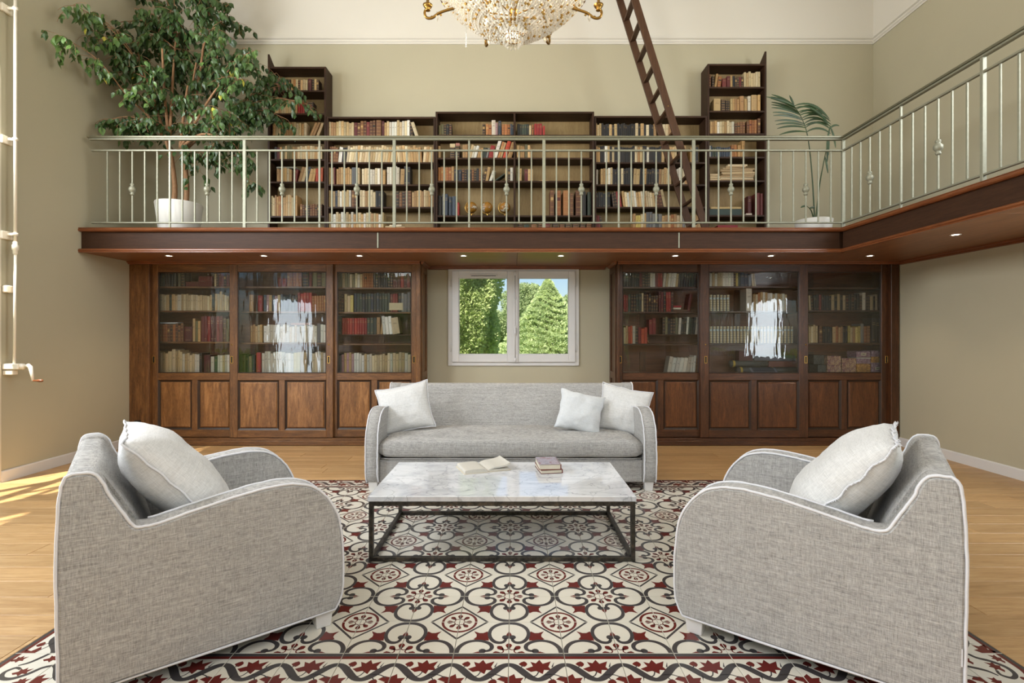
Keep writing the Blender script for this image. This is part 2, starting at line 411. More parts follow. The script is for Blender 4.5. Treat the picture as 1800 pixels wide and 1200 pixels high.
# ---- floorboards (rows run left-right) and the cement tile carpet let into them ----
TX=-.02; TS=.25; RX0,RX1=TX-9*TS,TX+9*TS; RY0,RY1=2.037,5.037
random.seed(11)
pw=.18; y=YB; row=0; far=MB(); nplank=0
while y>YF+.001:
    y1=y; y0=max(YF,y-pw); x=XL-random.uniform(0,1.8)
    spans=[(XL,XR)]
    cut=not(y1<=RY0 or y0>=RY1)
    while x<XR:
        L=random.uniform(1.3,2.2); a,b=max(x,XL),min(x+L,XR); x+=L
        if b-a<.004: continue
        segs=[(a,b)]
        if cut: segs=[s for s in ((a,min(b,RX0)),(max(a,RX1),b)) if s[1]-s[0]>.004]
        for sa,sb in segs:
            parts=[(y0,y1)]
            if cut:      # rows that straddle the near or far edge of the tiles keep full width here; tiles start on the edge
                pass
            g=.0012
            if y1>1.75 and nplank<298:
                m=MB(); m.box(sa+g,sb-g,y0+g,y1-g,-.02,0,ch=.0018); o=m.build('plank',M['floor'],floor); nplank+=1
            else: far.box(sa+g,sb-g,y0+g,y1-g,-.02,0,ch=.0018)
    # fill strips beside the tile edge in straddling rows
    if cut and y0<RY0<y1: far.box(RX0,RX1,y0+.001,RY0-.002,-.02,0,ch=.0015)
    if cut and y0<RY1<y1: far.box(RX0,RX1,RY1+.002,y1-.001,-.02,0,ch=.0015)
    y=y0; row+=1
o=far.build('near_floorboards',M['floor'],floor); o['kind']='stuff'
# tile designs, unit square
def clip(poly, x0=0,x1=1,y0=0,y1=1):
    for ax,val,sgn in ((0,x0,1),(0,x1,-1),(1,y0,1),(1,y1,-1)):
        out=[]
        for i in range(len(poly)):
            p,q=poly[i-1],poly[i]; a=(p[ax]-val)*sgn; b=(q[ax]-val)*sgn
            if (a>=0)!=(b>=0):
                t_=a/(a-b); out.append((p[0]+(q[0]-p[0])*t_,p[1]+(q[1]-p[1])*t_))
            if b>=0: out.append(q)
        poly=out
        if len(poly)<3: return []
    return poly
def stroke(P, w, k=5):
    if isinstance(w,(int,float)): w=[w]*len(P)
    Q=catmull([(p[0],p[1],ww) for p,ww in zip(P,w)],k); out=[]
    L=[];Rr=[]
    for i,(x,y_,ww) in enumerate(Q):
        a=Q[max(0,i-1)]; b=Q[min(len(Q)-1,i+1)]; dx,dy=b[0]-a[0],b[1]-a[1]; l=math.hypot(dx,dy) or 1
        nx,ny=-dy/l,dx/l; L.append((x+nx*ww/2,y_+ny*ww/2)); Rr.append((x-nx*ww/2,y_-ny*ww/2))
    for i in range(len(Q)-1): out.append([L[i],Rr[i],Rr[i+1],L[i+1]])
    return out
def disc(cx_,cy_,r,n=14,ry=None): return [[(cx_+r*math.cos(2*math.pi*k/n),cy_+(ry or r)*math.sin(2*math.pi*k/n)) for k in range(n)]]
def petal(cx_,cy_,ang,r0,r1,w):
    P=[(r0,0),(r0+.3*(r1-r0),.34*w),(r0+.65*(r1-r0),.5*w),(r0+.88*(r1-r0),.3*w),(r1,0)]
    P=P+[(a,-b) for a,b in P[-2:0:-1]]
    c,s_=math.cos(ang),math.sin(ang); return [[(cx_+a*c-b*s_,cy_+a*s_+b*c) for a,b in P]]
def arcpts(cx_,cy_,r,a0,a1,n=8): return [(cx_+r*math.cos(a0+(a1-a0)*k/n),cy_+r*math.sin(a0+(a1-a0)*k/n)) for k in range(n+1)]
def flower(cx_,cy_,k):
    o=[]
    for q in range(8):
        a=q*math.pi/4; o+=petal(cx_,cy_,a,.13*k,.30*k,.115*k if q%2 else .125*k)
        o+=stroke(arcpts(cx_+.165*k*math.cos(a+math.pi/8),cy_+.165*k*math.sin(a+math.pi/8),.055*k,a+math.pi/8-2.0+math.pi,a+math.pi/8+2.0+math.pi,6),.024*k,1)
    return o
lobe=[(.958,-.02),(.956,.05),(.93,.16),(.865,.265),(.77,.34),(.65,.375),(.53,.37),(.42,.33),(.34,.26),(.315,.175),(.34,.105),(.40,.07),(.46,.065)]
lw=[.095,.092,.088,.082,.076,.07,.072,.078,.082,.078,.068,.06,.05]
def swap(L): return [[(b,a) for a,b in p] for p in L]
D={'c':[], 'r':[]}
el=stroke(lobe,lw)+disc(.485,.066,.068)
rt=[[(.5,0),(.52,.05),(.57,.052),(.62,.03),(.68,0)]]
D['c']+=el+swap(el); D['r']+=rt+swap(rt)
dm=[(.40,.40),(.52,.44)]+[(.60,.405)]+arcpts(.78,.53,.165,R(215),R(147),6)[1:]+[(.655,.655)]+[(.53,.60)]+arcpts(.53,.78,.165,R(303),R(235),6)[1:]+[(.405,.60),(.44,.52)]
dm=[(.38,.38),(.60,.40),(.68,.42),(.625,.50),(.625,.57),(.685,.685),(.57,.625),(.50,.625),(.42,.68),(.40,.60)]
D['r']+=[dm]+flower(0,0,1)+flower(1,1,.86)
D['c']+=stroke([(1-.585,1.02),(1.02,1-.585)],.044,1)
D['r']+=stroke(arcpts(1,1,.335,math.pi-.05,1.5*math.pi+.05,12),.052,1)
B={'c':[], 'r':[]}
B['c']+=[[(0,.91),(1,.91),(1,1),(0,1)],[(0,0),(1,0),(1,.085),(0,.085)]]
B['r']+=[[(0,.835),(1,.835),(1,.91),(0,.91)],[(0,.085),(1,.085),(1,.15),(0,.15)]]
vine=[(u/16,.49+.19*math.cos(2*math.pi*u/16)) for u in range(-2,19)]
B['c']+=stroke(vine,[.09+.045*abs(math.sin(math.pi*u/8)) for u in range(-2,19)],2)
def vleaf(cx_,cy_,s_,fl=1):
    P=[(-.17,-.02),(-.07,.03),(-.10,.12),(-.03,.09),(.02,.16),(.06,.08),(.17,.13),(.13,.02),(.17,-.05),(.07,-.04),(.05,-.12),(-.03,-.06),(-.10,-.08)]
    return [[(cx_+a*s_,cy_+b*s_*fl) for a,b in P]]
B['r']+=vleaf(.52,.60,1.35)+vleaf(.03,.28,1.35,-1)+vleaf(1.03,.28,1.35,-1)
for u_,v_ in ((.26,.70),(.74,.24)): B['r']+=petal(u_,v_,R(0),-.085,.07,.15)
B['c']+=stroke([(.38,.36),(.47,.40),(.52,.5)],.022)+stroke([(.20,.6),(.26,.66)],.02)+stroke([(.62,.42),(.8,.42),(.93,.34)],.022)+stroke([(.70,.35),(.74,.28)],.02)+stroke([(.76,.62),(.80,.74)],[.03,.005])+stroke([(.30,.40),(.27,.27)],[.03,.005])
C_={'c':[], 'r':[]}      # corner tile: outer corner at (0,0), field at (1,1)
ro=arcpts(.62,.62,.54,R(270),R(180),10); ri=arcpts(.62,.62,.47,R(270),R(180),10)
C_['c']+=[[(0,0),(1,0),(1,.08),(.62,.08)]+ro[1:-1]+[(.08,.62),(.08,1),(0,1)]]
C_['r']+=stroke([(1.02,.115),(.8,.115)]+arcpts(.62,.62,.505,R(270),R(180),10)+[(.115,.8),(.115,1.02)],.07,1)
C_['c']+=stroke([(1.02,.66),(.88,.60),(.78,.44),(.62,.32),(.44,.34),(.34,.48),(.42,.60),(.54,.56)],[.06,.07,.08,.08,.075,.07,.06,.04])+stroke([(.66,1.02),(.60,.88),(.52,.74),(.40,.66)],[.06,.07,.06,.03])
C_['r']+=vleaf(.62,.48,.8)+vleaf(.84,.24,.7)+vleaf(.24,.82,.7)+vleaf(.82,.84,.8)+petal(.32,.30,R(45),-.06,.06,.1)
from mathutils.geometry import tessellate_polygon
def tilemesh(name, des):
    mb=MB(); s_=TS; g=.0012/TS
    mb.box(-s_/2+.0012,s_/2-.0012,-s_/2+.0012,s_/2-.0012,-.02,0,ch=.0012)
    for mat,key,z in ((2,'r',.00012),(1,'c',.0002)):
        for p in des[key]:
            q=clip(p,.008,.992,.008,.992)
            if len(q)<3: continue
            vs=[((a-.5)*s_,(b-.5)*s_,z) for a,b in q]
            n_=len(vs)
            tri=tessellate_polygon([[Vector(v) for v in vs]]) if n_>4 else [tuple(range(n_))]
            for f in tri:
                A=[Vector(vs[i]) for i in f[:3]]; nz=(A[1]-A[0]).cross(A[2]-A[0]).z
                mb.add([vs[i] for i in (f if nz>0 else f[::-1])],[tuple(range(len(f)))],mat)
    o=mb.build(name,[M['cream_t'],M['char_t'],M['red_t']],None,world=False); me=o.data; bpy.data.objects.remove(o); return me
mF,mBd,mCo=tilemesh('field_tile',D),tilemesh('border_tile',B),tilemesh('corner_tile',C_)
for i in range(18):
    for j in range(12):
        x=RX0+(i+.5)*TS; y=RY0+(j+.5)*TS; gx,gy=i-9,j-1      # crossings: Q where gx,gy even
        bx=i in (0,17); by=j in (0,11)
        if bx and by:
            me=mCo; rz={(0,0):0,(17,0):90,(17,11):180,(0,11):270}[(i,j)]
        elif by: me=mBd; rz=0 if j==0 else 180
        elif bx: me=mBd; rz=270 if i==0 else 90
        else:
            me=mF; qx=gx if gx%2==0 else gx+1; qy=gy if gy%2==0 else gy+1
            rz={(0,0):0,(1,0):90,(1,1):180,(0,1):270}[(qx-gx,qy-gy)]
        put('tile',me,floor,(x,y,0),(0,0,R(rz)))

# ---- mezzanine ----
mez=struct(empty('mezzanine',(0,YM,ZS)))
mb=MB(); mb.box(XL,XR,YM+.06,YB,ZS+.03,ZM-.03); mb.box(XM+.06,XR,YF,YM+.06,ZS+.03,ZM-.03); mb.build('slab',M['fascia'],mez)
mb=MB(); mb.box(XL,XR,YM+.02,YB,ZM-.03,ZM); mb.box(XM+.02,XR,YF,YM+.02,ZM-.03,ZM); mb.build('deck',M['shelfwood'],mez)
JX=[XL,XX(663,YM),XX(1195,YM),XM]
for a,b in zip(JX,JX[1:]):
    mb=MB(); mb.box(a+.004,b-.004,YM+.03,YM+.058,ZS+.02,ZM-.02,ch=.002); mb.build('fascia_board',M['fascia'],mez)
fasY=wood('fascia_board_side',(46,29,20),(60,39,26),(74,49,33),'Y',.5,14,6,.1,blotch=.1,spec=.2)
trimY=wood('reddish_molding_side',(84,44,22),(116,64,34),(140,84,46),'Y',.32,12,6,.08,blotch=.2)
soffY=wood('soffit_veneer_side',(94,58,32),(126,80,46),(150,100,60),'Y',.42,10,4,.05,blotch=.15)
for a,b in ((YF,1.1),(1.1,YM+.03)):
    mb=MB(); mb.box(XM+.03,XM+.058,a+.004,b-.002,ZS+.02,ZM-.02,ch=.002); mb.build('fascia_board',fasY,mez)
tp=[(0,0),(.028,0),(.04,.01),(.044,.022),(.036,.034),(.04,.044),(.0,.044)]
def edge_trim(zb, flip):
    pr=[(u,(.044-v) if flip else v) for u,v in tp]
    mb=MB(); mb.prism(pr,lambda u,v,w:(w,YM+.03-u,zb+v),XL,XM+.03); mb.build('edge_molding',M['trimwood'],mez,fix=True)
    mb=MB(); mb.prism(pr,lambda u,v,w:(XM+.03-u,w,zb+v),YF,YM+.03); mb.build('edge_molding',trimY,mez,fix=True)
edge_trim(ZM-.042,False); edge_trim(ZS-.005,True)
for a in JX[1:3]:
    mb=MB(); mb.box(a-.008,a+.008,YM+.024,YM+.0295,ZS+.05,ZM-.05,ch=.002); mb.build('joint_strip',M['rail'],mez)
JS=[XL,-3.4,-1.75,0.05,2.3,XM+.0]
for a,b in zip(JS,JS[1:]):
    mb=MB(); mb.box(a+.0015,b-.0015,YM+.03,YB,ZS,ZS+.03,ch=.0015); mb.build('soffit_panel',M['soffit'],mez)
for a,b in ((YF,-.8),(-.8,1.7),(1.7,4.0),(4.0,YB)):
    mb=MB(); mb.box(XM+.0015,XR,a+.0015,b-.0015,ZS,ZS+.03,ch=.0015); mb.build('soffit_panel',soffY,mez)
cp=[(0,0),(.05,0),(.045,-.012),(.03,-.02),(.022,-.04),(0,-.045)]
mb=MB(); mb.prism(cp,lambda u,v,w:(w,YB-u,ZS+v),-1.2,1.3); mb.build('cove_molding',M['trimwood'],mez,fix=True)
mb=MB(); mb.prism(cp,lambda u,v,w:(XR-u,w,ZS+v),YF,6.6); mb.build('cove_molding',trimY,mez,fix=True)
# recessed spots in the soffit
em=NT('spot_lamp_glow'); em.b.inputs['Emission Color'].default_value=(1,.86,.62,1); em.b.inputs['Emission Strength'].default_value=14; M['spot']=em.mat
SP=[(XX(x,6.13),6.13) for x in (297,464,632,815,986,1187,1355,1529)]+[(4.27,4.85),(4.27,3.0),(4.27,1.2)]
wh=['above the far left bookcase end','above the left cabinet, second from the left wall','above the left cabinet near the window','just left above the small window','just right above the small window','above the right cabinet near the window','above the middle of the right cabinet','in the corner above the right cabinet end']
for i,(x,y) in enumerate(SP):
    lab=('small recessed spotlight in the wooden soffit '+wh[i]) if i<8 else ('round recessed spotlight under the right wing of the gallery, '+('nearest the corner','middle one','nearest the viewer')[i-8])
    e=empty('recessed_spotlight',(x,y,ZS),label=lab,cat='spotlight',group='recessed spotlights in the soffit')
    mb=MB(); mb.lathe([(.030,-.001),(.044,-.004),(.046,.0),(.046,.0015),(.030,.0015)],(x,y,ZS),20); mb.build('trim_ring',M['gloss'],e)
    mb=MB(); mb.lathe([(0,-.0012),(.029,-.0012)],(x,y,ZS),16); mb.build('lamp',M['spot'],e,fix=True)
    l=light('spot_beam','SPOT',(x,y,ZS-.02),(0,0,0),16,(1,.8,.55),.03,spot_size=R(95),spot_blend=.8); l.parent=e; l.location=(0,0,-.02)

# ---- railings ----
def knob_bm(mb,x,y,z):
    mb.lathe([(.010,-.072),(.020,-.066),(.025,-.05),(.016,-.042),(.026,-.03),(.038,-.012),(.038,.012),(.026,.03),(.016,.042),(.025,.05),(.020,.066),(.010,.072)],(x,y,z),10)
def railing(root, P, n, horiz):
    """P(s) -> (x,y); s in spacing units, n units; horiz True when along X"""
    sp=.1462
    a,b=P(0),P(n)
    def bar(z0,z1,w,name,mat,ext=0):
        mb=MB()
        x0_,x1_=sorted((a[0],b[0])); y0_,y1_=sorted((a[1],b[1]))
        if horiz: mb.box(max(XL+.005,x0_-ext),x1_+ext,a[1]-w/2,a[1]+w/2,z0,z1,ch=.004)
        else: mb.box(a[0]-w/2,a[0]+w/2,y0_,y1_+ext,z0,z1,ch=.004)
        return mb.build(name,mat,root)
    h=bar(ZM+1.055,ZM+1.08,.06,'handrail',M['railtop'],.03)
    bar(ZM+1.035,ZM+1.056,.04,'handrail_flat_bar',M['rail'],.02)
    bar(ZM+.905,ZM+.925,.028,'upper_rail',M['rail'])
    bar(ZM+.06,ZM+.078,.028,'bottom_rail',M['rail'])
    for k in range(0 if horiz else 1,int(min(n,59))+1):
        x,y=P(k); q=k%6; g=.008
        if q==0:
            w=.018 if k%12==0 else .011
            mb=MB(); mb.box(x-w,x+w,y-w*.8,y+w*.8,ZM,ZM+1.037,ch=.003); mb.build('post',M['rail'],root)
        else:
            mb=MB(); mb.box(x-g,x+g,y-g,y+g,ZM+.078,ZM+.905,ch=.003); bb=mb.build('baluster',M['rail'],root)
            if q==3:
                mb=MB(); knob_bm(mb,x,y,ZM+.46); mb.build('knob',M['rail'],bb)
YR=YM+.05; XRl=XM+.05
r1=empty('gallery_railing',(0,YR,ZM),label='long grey-green metal railing along the front edge of the upper gallery',cat='railing')
railing(r1,lambda s:(XRl-.1462*s,YR),60.3,True)
r2=empty('gallery_railing',(XRl,3,ZM),label='metal railing coming forward along the right wing of the gallery',cat='railing')
railing(r2,lambda s:(XRl,YR-.1462*s),59,False)
# ---------------- glazed cabinets ----------------
YC=6.61
gb=glassy('wavy_old_glass',(.985,.99,.985),1.5,.9); 
_w=gb.noise(gb.coord((7,1,1.2)),1.6,2,.5); _b=gb.n('Bump'); _b.inputs['Strength'].default_value=.25; _b.inputs['Distance'].default_value=.012
gb.l(_w,_b.inputs['Height'])
for nd in gb.t.nodes:
    if nd.type=='BSDF_GLOSSY': gb.l(_b.outputs[0],nd.inputs['Normal'])
M['oldglass']=gb.mat
def door(parent, x0,x1,g0,g1,ya,yb, track, mats, pulls, keys, yt=463,yg0=477,yg1=656,yp0=668,yp1=756,y_b=769):
    """one sliding door: frame mesh (stiles, rails, muntin) with pane, raised panels, pulls as children; x in photo px at YC"""
    X=lambda p: XX(p,YC); Z=lambda p: ZZ(p,YC); wv,wh_,wd,wp=mats
    mb=MB()
    mb.box(X(x0),X(g0),ya,yb,Z(y_b),Z(yt),ch=.004); mb.box(X(g1),X(x1),ya,yb,Z(y_b),Z(yt),ch=.004)
    for a,b in ((yg0,yt),(yp0,yg1),(y_b,yp1)): mb.box(X(g0),X(g1),ya+.001,yb-.001,Z(a),Z(b),mat=1,ch=.003)
    xm=(g0+g1)/2; mb.box(X(xm-5),X(xm+5),ya+.0015,yb-.0015,Z(yp1),Z(yp0),ch=.003)
    d=mb.build('door',[wv,wh_],parent)
    # glazing bead
    mb=MB(); w=.012
    for a,b,c_,e_ in ((X(g0),X(g0)+w,Z(yg1),Z(yg0)),(X(g1)-w,X(g1),Z(yg1),Z(yg0)),(X(g0),X(g1),Z(yg1),Z(yg1)+w),(X(g0),X(g1),Z(yg0)-w,Z(yg0))):
        mb.box(a,b,ya+.008,yb-.003,c_,e_,ch=.003)
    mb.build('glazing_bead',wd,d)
    mb=MB(); mb.box(X(g0)+.002,X(g1)-.002,ya+.012,ya+.015,Z(yg1)+.002,Z(yg0)-.002); mb.build('pane',M['oldglass'],d)
    for a,b in ((g0,xm-5),(xm+5,g1)):
        u0,u1,v0,v1=X(a),X(b),Z(yp1),Z(yp0)
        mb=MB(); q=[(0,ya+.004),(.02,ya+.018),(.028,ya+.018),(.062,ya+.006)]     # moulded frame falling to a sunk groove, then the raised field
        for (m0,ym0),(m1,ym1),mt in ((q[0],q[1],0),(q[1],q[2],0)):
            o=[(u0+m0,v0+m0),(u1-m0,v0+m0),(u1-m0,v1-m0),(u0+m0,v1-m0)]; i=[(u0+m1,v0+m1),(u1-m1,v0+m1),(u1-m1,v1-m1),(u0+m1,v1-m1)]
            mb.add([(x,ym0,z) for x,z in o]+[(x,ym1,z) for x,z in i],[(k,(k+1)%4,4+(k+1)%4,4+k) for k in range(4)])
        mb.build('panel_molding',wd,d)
        mb=MB(); (m0,ym0),(m1,ym1)=q[2],q[3]
        o=[(u0+m0,v0+m0),(u1-m0,v0+m0),(u1-m0,v1-m0),(u0+m0,v1-m0)]; i=[(u0+m1-.02,v0+m1-.02),(u1-m1+.02,v0+m1-.02),(u1-m1+.02,v1-m1+.02),(u0+m1-.02,v1-m1+.02)]
        mb.add([(x,ym0,z) for x,z in o]+[(x,ym1,z) for x,z in i],[(k,(k+1)%4,4+(k+1)%4,4+k) for k in range(4)]+[(4,5,6,7)])
        mb.build('raised_panel',wp,d)
    for px in pulls:
        x,z=X(px),Z(632); mb=MB(); mb.box(x-.017,x+.017,ya-.003,ya+.001,z-.048,z-.040,ch=.001); mb.box(x-.017,x+.017,ya-.003,ya+.001,z+.040,z+.048,ch=.001)
        mb.box(x-.017,x-.010,ya-.003,ya+.001,z-.042,z+.042,ch=.001); mb.box(x+.010,x+.017,ya-.003,ya+.001,z-.042,z+.042,ch=.001)
        mb.box(x-.011,x+.011,ya-.0012,ya-.0002,z-.041,z+.041,mat=1)
        mb.build('brass_pull',[M['brass'],M['iron']],d)
    for px in keys:
        x,z=X(px),Z(605.5); mb=MB(); mb.lathe([(0,0),(.010,0),(.010,.002)],(x,ya,z),10,M=Matrix.Rotation(R(90),4,'X')); mb.box(x-.002,x+.002,ya-.004,ya-.0025,z-.008,z+.003,mat=1); mb.build('keyhole_plate',[M['brass'],M['iron']],d)
    return d
def cabinet(lab, left, mats, doors, ends, shelves, risers):
    wv,wh_,wd,wp=mats; X=lambda p: XX(p,YC); Z=lambda p: ZZ(p,YC)
    x0,x1=ends; root=empty('glazed_cabinet',((X(x0)+X(x1))/2,YC+.2,0),label=lab,cat='cabinet',group=None)
    YBk=YB-.02
    # carcass: top, bottom, inner sides, back
    for a,b,nm in ((X(x0),X(x0)+.03,'side_panel'),(X(x1)-.03,X(x1),'side_panel')):
        mb=MB(); mb.box(a,b,YC+.075,YBk,0.004,Z(459),ch=.002)
        inner=(not left and a==X(x0)) or (left and b==X(x1))
        o=mb.build(nm,wv,root)
        if inner:
            xs=(X(x1),X(x1)+.012) if left else (X(x0)-.012,X(x0)); mb=MB()
            for zz0,zz1 in ((.05,.14),(Z(668),Z(655)),(Z(476),Z(460))): mb.box(*xs,YC+.16,YBk-.07,zz0,zz1,ch=.003)
            mb.box(*xs,YC+.075,YC+.16,.004,Z(459),ch=.003); mb.box(*xs,YBk-.07,YBk,.004,Z(459),ch=.003)
            mb.build('side_frame',wv,o)
    mb=MB(); mb.box(X(x0)+.03,X(x1)-.03,YBk-.015,YBk,0.05,Z(459)); mb.build('back_panel',M['innerwood'],root)
    mb=MB(); mb.box(X(x0)+.03,X(x1)-.03,YC+.08,YBk-.015,Z(461),Z(459)); mb.build('top_board',M['innerwood'],root)
    # back battens
    for p in ((330,495,655) if left else (1145,1322,1460)):
        mb=MB(); mb.box(X(p)-.04,X(p)+.04,YBk-.028,YBk-.015,Z(656),Z(462)); mb.build('back_batten',wv,root)
    mb=MB(); mb.box(X(x0)+.03,X(x1)-.03,YBk-.03,YBk-.016,Z(620),Z(604)); mb.build('back_rail',M['trimwood'],root)
    # face frame
    mb=MB(); mb.box(X(x0),X(x1),YC-.004,YC+.075,0.004,Z(770),mat=1,ch=.004); mb.box(X(x0)-(.0 if left else .012),X(x1)+(.012 if left else 0),YC-.018,YC-.004,.004,.065,mat=1,ch=.006)
    mb.box(X(x0),X(x1),YC-.004,YC+.075,Z(463),Z(459),mat=1,ch=.003)
    if left:
        mb.box(X(217),X(237),YC-.002,YC+.02,.066,Z(463),ch=.002); mb.box(X(237)+.001,X(256),YC-.004,YC+.02,.066,Z(463),ch=.002)
        mb.box(X(256),X(263),YC-.01,YC+.075,.066,Z(463),ch=.004); mb.box(X(731),X(739),YC-.006,YC+.075,.066,Z(463),ch=.006)
    else:
        mb.box(X(1085),X(1089.5),YC-.006,YC+.075,.066,Z(463),ch=.006); mb.box(X(1566),X(1580),YC-.008,YC+.075,.066,Z(463),ch=.004)
    mb.build('face_frame',[wv,wh_],root)
    # crown under the soffit
    mb=MB(); pr=[(0,0),(.05,0),(.045,-.012),(.028,-.02),(.02,-.034),(0,-.036)]
    mb.prism(pr,lambda u,v,w:(w,YC-.004-u,ZS+v-.001),X(x0),X(x1)+(.0 if left else 0)); 
    if left: mb.prism(pr,lambda u,v,w:(X(x1)+.012+u,w,ZS+v-.001),YC-.03,YB-.05)
    else: mb.prism(pr,lambda u,v,w:(X(x0)-.012-u,w,ZS+v-.001),YC-.03,YB-.05)
    mb.build('crown_molding',M['trimwood'],root,fix=True)
    for d in doors: door(root,*d)
    for nm,(a,b,yy) in shelves:
        z=ZZ(yy,6.745); mb=MB(); mb.box(XX(a,6.745),XX(b,6.745),6.745,YBk-.03,z-.022,z,ch=.002); mb.build('shelf',M['oakh'] if left else M['oakrh'],root)
    for a,b,yy in risers:
        z=ZZ(yy,6.80); mb=MB(); mb.box(XX(a,6.8),XX(b,6.8),6.80,YBk-.03,z-.012,z,ch=.002); mb.build('stepped_inner_shelf',M['oakrh'],root)
    return root
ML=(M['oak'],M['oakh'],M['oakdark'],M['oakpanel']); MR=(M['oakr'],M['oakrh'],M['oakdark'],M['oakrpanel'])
LS=[('',(266,408,503.3)),('',(266,408,545.6)),('',(266,408,600.3)),('',(258,732,655.2)),('',(409,580,503.3)),('',(409,580,547)),('',(409,580,602)),('',(583,730,505)),('',(583,730,548)),('',(583,730,603.5))]
RS=[('',(1092,1236,504)),('',(1092,1236,547.5)),('',(1092,1236,604)),('',(1090,1572,658)),('',(1240,1412,503)),('',(1240,1412,546.5)),('',(1240,1412,603)),('',(1416,1562,505)),('',(1416,1562,545)),('',(1416,1562,602.5))]
cabinet('long brown oak bookcase with sliding glass doors, left of the small window',True,ML,[
  (263,406,273,403,YC+.045,YC+.072,0,ML,[266],[]),
  (583,732,590,722,YC+.045,YC+.072,0,ML,[726.5],[]),
  (403,585,417,573,YC+.004,YC+.034,1,ML,[407,577.5],[407,577.5])],(217,739),LS,[(590,722,587.5)])
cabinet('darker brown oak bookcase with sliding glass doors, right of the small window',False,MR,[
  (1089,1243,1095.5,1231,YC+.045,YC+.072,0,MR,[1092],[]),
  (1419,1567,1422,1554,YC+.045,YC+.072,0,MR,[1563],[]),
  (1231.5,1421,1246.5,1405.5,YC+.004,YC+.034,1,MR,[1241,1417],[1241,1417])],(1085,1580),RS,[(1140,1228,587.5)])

# ---------------- upper bookcases ----------------
YU=6.84; YBu=7.085
def upcase(lab, x0,x1,ytop, shelves, horn=0, dividers=(), group=None, proud=0.0, th=.026, sides=(1,1), backs=None):
    Yf=YU-proud; X=lambda p: XX(p,Yf); Z=lambda p: ZZ(p,Yf)
    root=empty('bookcase',((X(x0)+X(x1))/2,6.96,ZM),label=lab,cat='bookcase')
    for k,(a,b) in enumerate(((X(x0),X(x0)+th),(X(x1)-th,X(x1)))):
        mb=MB(); mb.box(a,b,Yf,YBu,ZM,Z(ytop),ch=.002)
        o=mb.build('side_panel',M['shelfside'],root)
        if (horn==-1 and k==0) or (horn==1 and k==1):
            zt=Z(ytop)-.002; mb=MB(); mb.prism([(Yf,zt),(YBu,zt),(YBu,zt+.01),(Yf,zt+.17)],lambda u,v,w:(w,u,v),a+.001,b-.001); mb.build('raised_end',M['shelfside'],o,fix=True)
    xi0,xi1=X(x0)+th,X(x1)-th
    mb=MB(); mb.box(xi0,xi1,Yf,YBu,Z(ytop)-.026,Z(ytop),ch=.002); mb.build('top_board',M['shelfwood'],root)
    mb=MB(); mb.box(xi0,xi1,YBu-.012,YBu,ZM,Z(ytop)-.026); mb.build('back_panel',M['plywood'],root)
    ds=[xi0]+[XX(p,Yf) for p in dividers]+[xi1]
    for p in dividers:
        mb=MB(); mb.box(X(p)-.013,X(p)+.013,Yf+.001,YBu-.012,ZM,Z(ytop)-.026,ch=.002); mb.build('divider',M['shelfside'],root)
    for s_ in shelves:
        z=ZZ(s_,YU)
        for a,b in zip(ds,ds[1:]):
            a2=a+(.013 if a!=xi0 else 0); b2=b-(.013 if b!=xi1 else 0)
            mb=MB(); mb.box(a2,b2,Yf+.006,YBu-.012,z-.024,z,ch=.002); mb.build('shelf',M['shelfwood'],root)
    return root
T1=[158,198.5,238.5,279,318.5,379]; Mx=[240,284.5,323.5,363,403]; Cx=[238,278,318.5,379,414]; T2=[152,194,234,275,316.5,377.5,412]
upcase('tall narrow dark bookcase on the gallery, behind the leafy tree',470.5,573,117,T1+[412],-1)
upcase('tall narrow dark bookcase at the right end of the gallery shelves',1244,1347.5,112,T2,1)
upcase('low wide dark bookcase of cream books between tree-side tower and centre',573.5,765,205,Mx)
upcase('low wide dark bookcase behind the leaning ladder',1045,1243.5,203.5,Mx)
upcase('central dark bookcase holding the small globes, slightly taller than its neighbours',765.5,1044.5,196,Cx,0,(904.5,),proud=.03)

# ---------------- books ----------------
PAL={ # name, colours, style
 'cr':('cream paperback',[(218,196,154),(206,180,134),(226,208,170),(192,164,116),(202,180,140)],'t'),
 'wh':('off-white paperback',[(236,230,214),(226,218,200),(240,236,224),(216,206,186)],'t'),
 'tn':('tan paper-covered book',[(196,158,104),(184,144,92),(206,170,118),(176,136,90)],'t'),
 'br':('brown leather-bound book',[(116,72,44),(100,60,38),(128,84,52),(88,54,36)],'g'),
 'dk':('dark brown book',[(58,40,32),(48,34,28),(68,50,38),(40,32,28)],'g'),
 'bk':('black cloth book',[(30,30,32),(36,34,36),(26,28,32),(40,38,36)],'s'),
 'rd':('red cloth book',[(164,40,36),(150,34,34),(176,54,42),(140,30,32)],'s'),
 'mr':('maroon cloth book',[(104,34,36),(92,28,32),(84,26,30),(116,44,42)],'s'),
 'gn':('dark green cloth book',[(44,58,46),(52,66,54),(38,48,42),(60,72,60)],'s'),
 'bl':('slate blue cloth book',[(58,70,88),(48,60,76),(70,84,100),(44,54,64)],'s'),
 'or':('gilt-banded tan leather book',[(172,106,60),(160,94,50),(182,120,70)],'g'),
 'gy':('grey book',[(112,112,112),(96,98,100),(128,126,122),(140,138,134)],'s'),
 'yl':('yellow paperback',[(214,192,106),(222,204,130),(204,180,96)],'t'),
 'ov':('olive book',[(116,108,72),(126,118,80),(104,98,68)],'t'),
 'pk':('dusty pink book',[(172,132,136),(180,142,144)],'t'),
 'st':('volume with banded spine',[(40,44,50)],'b'),
 'ro':('orange-red paperback',[(206,90,50),(196,80,44),(190,70,44)],'t')}
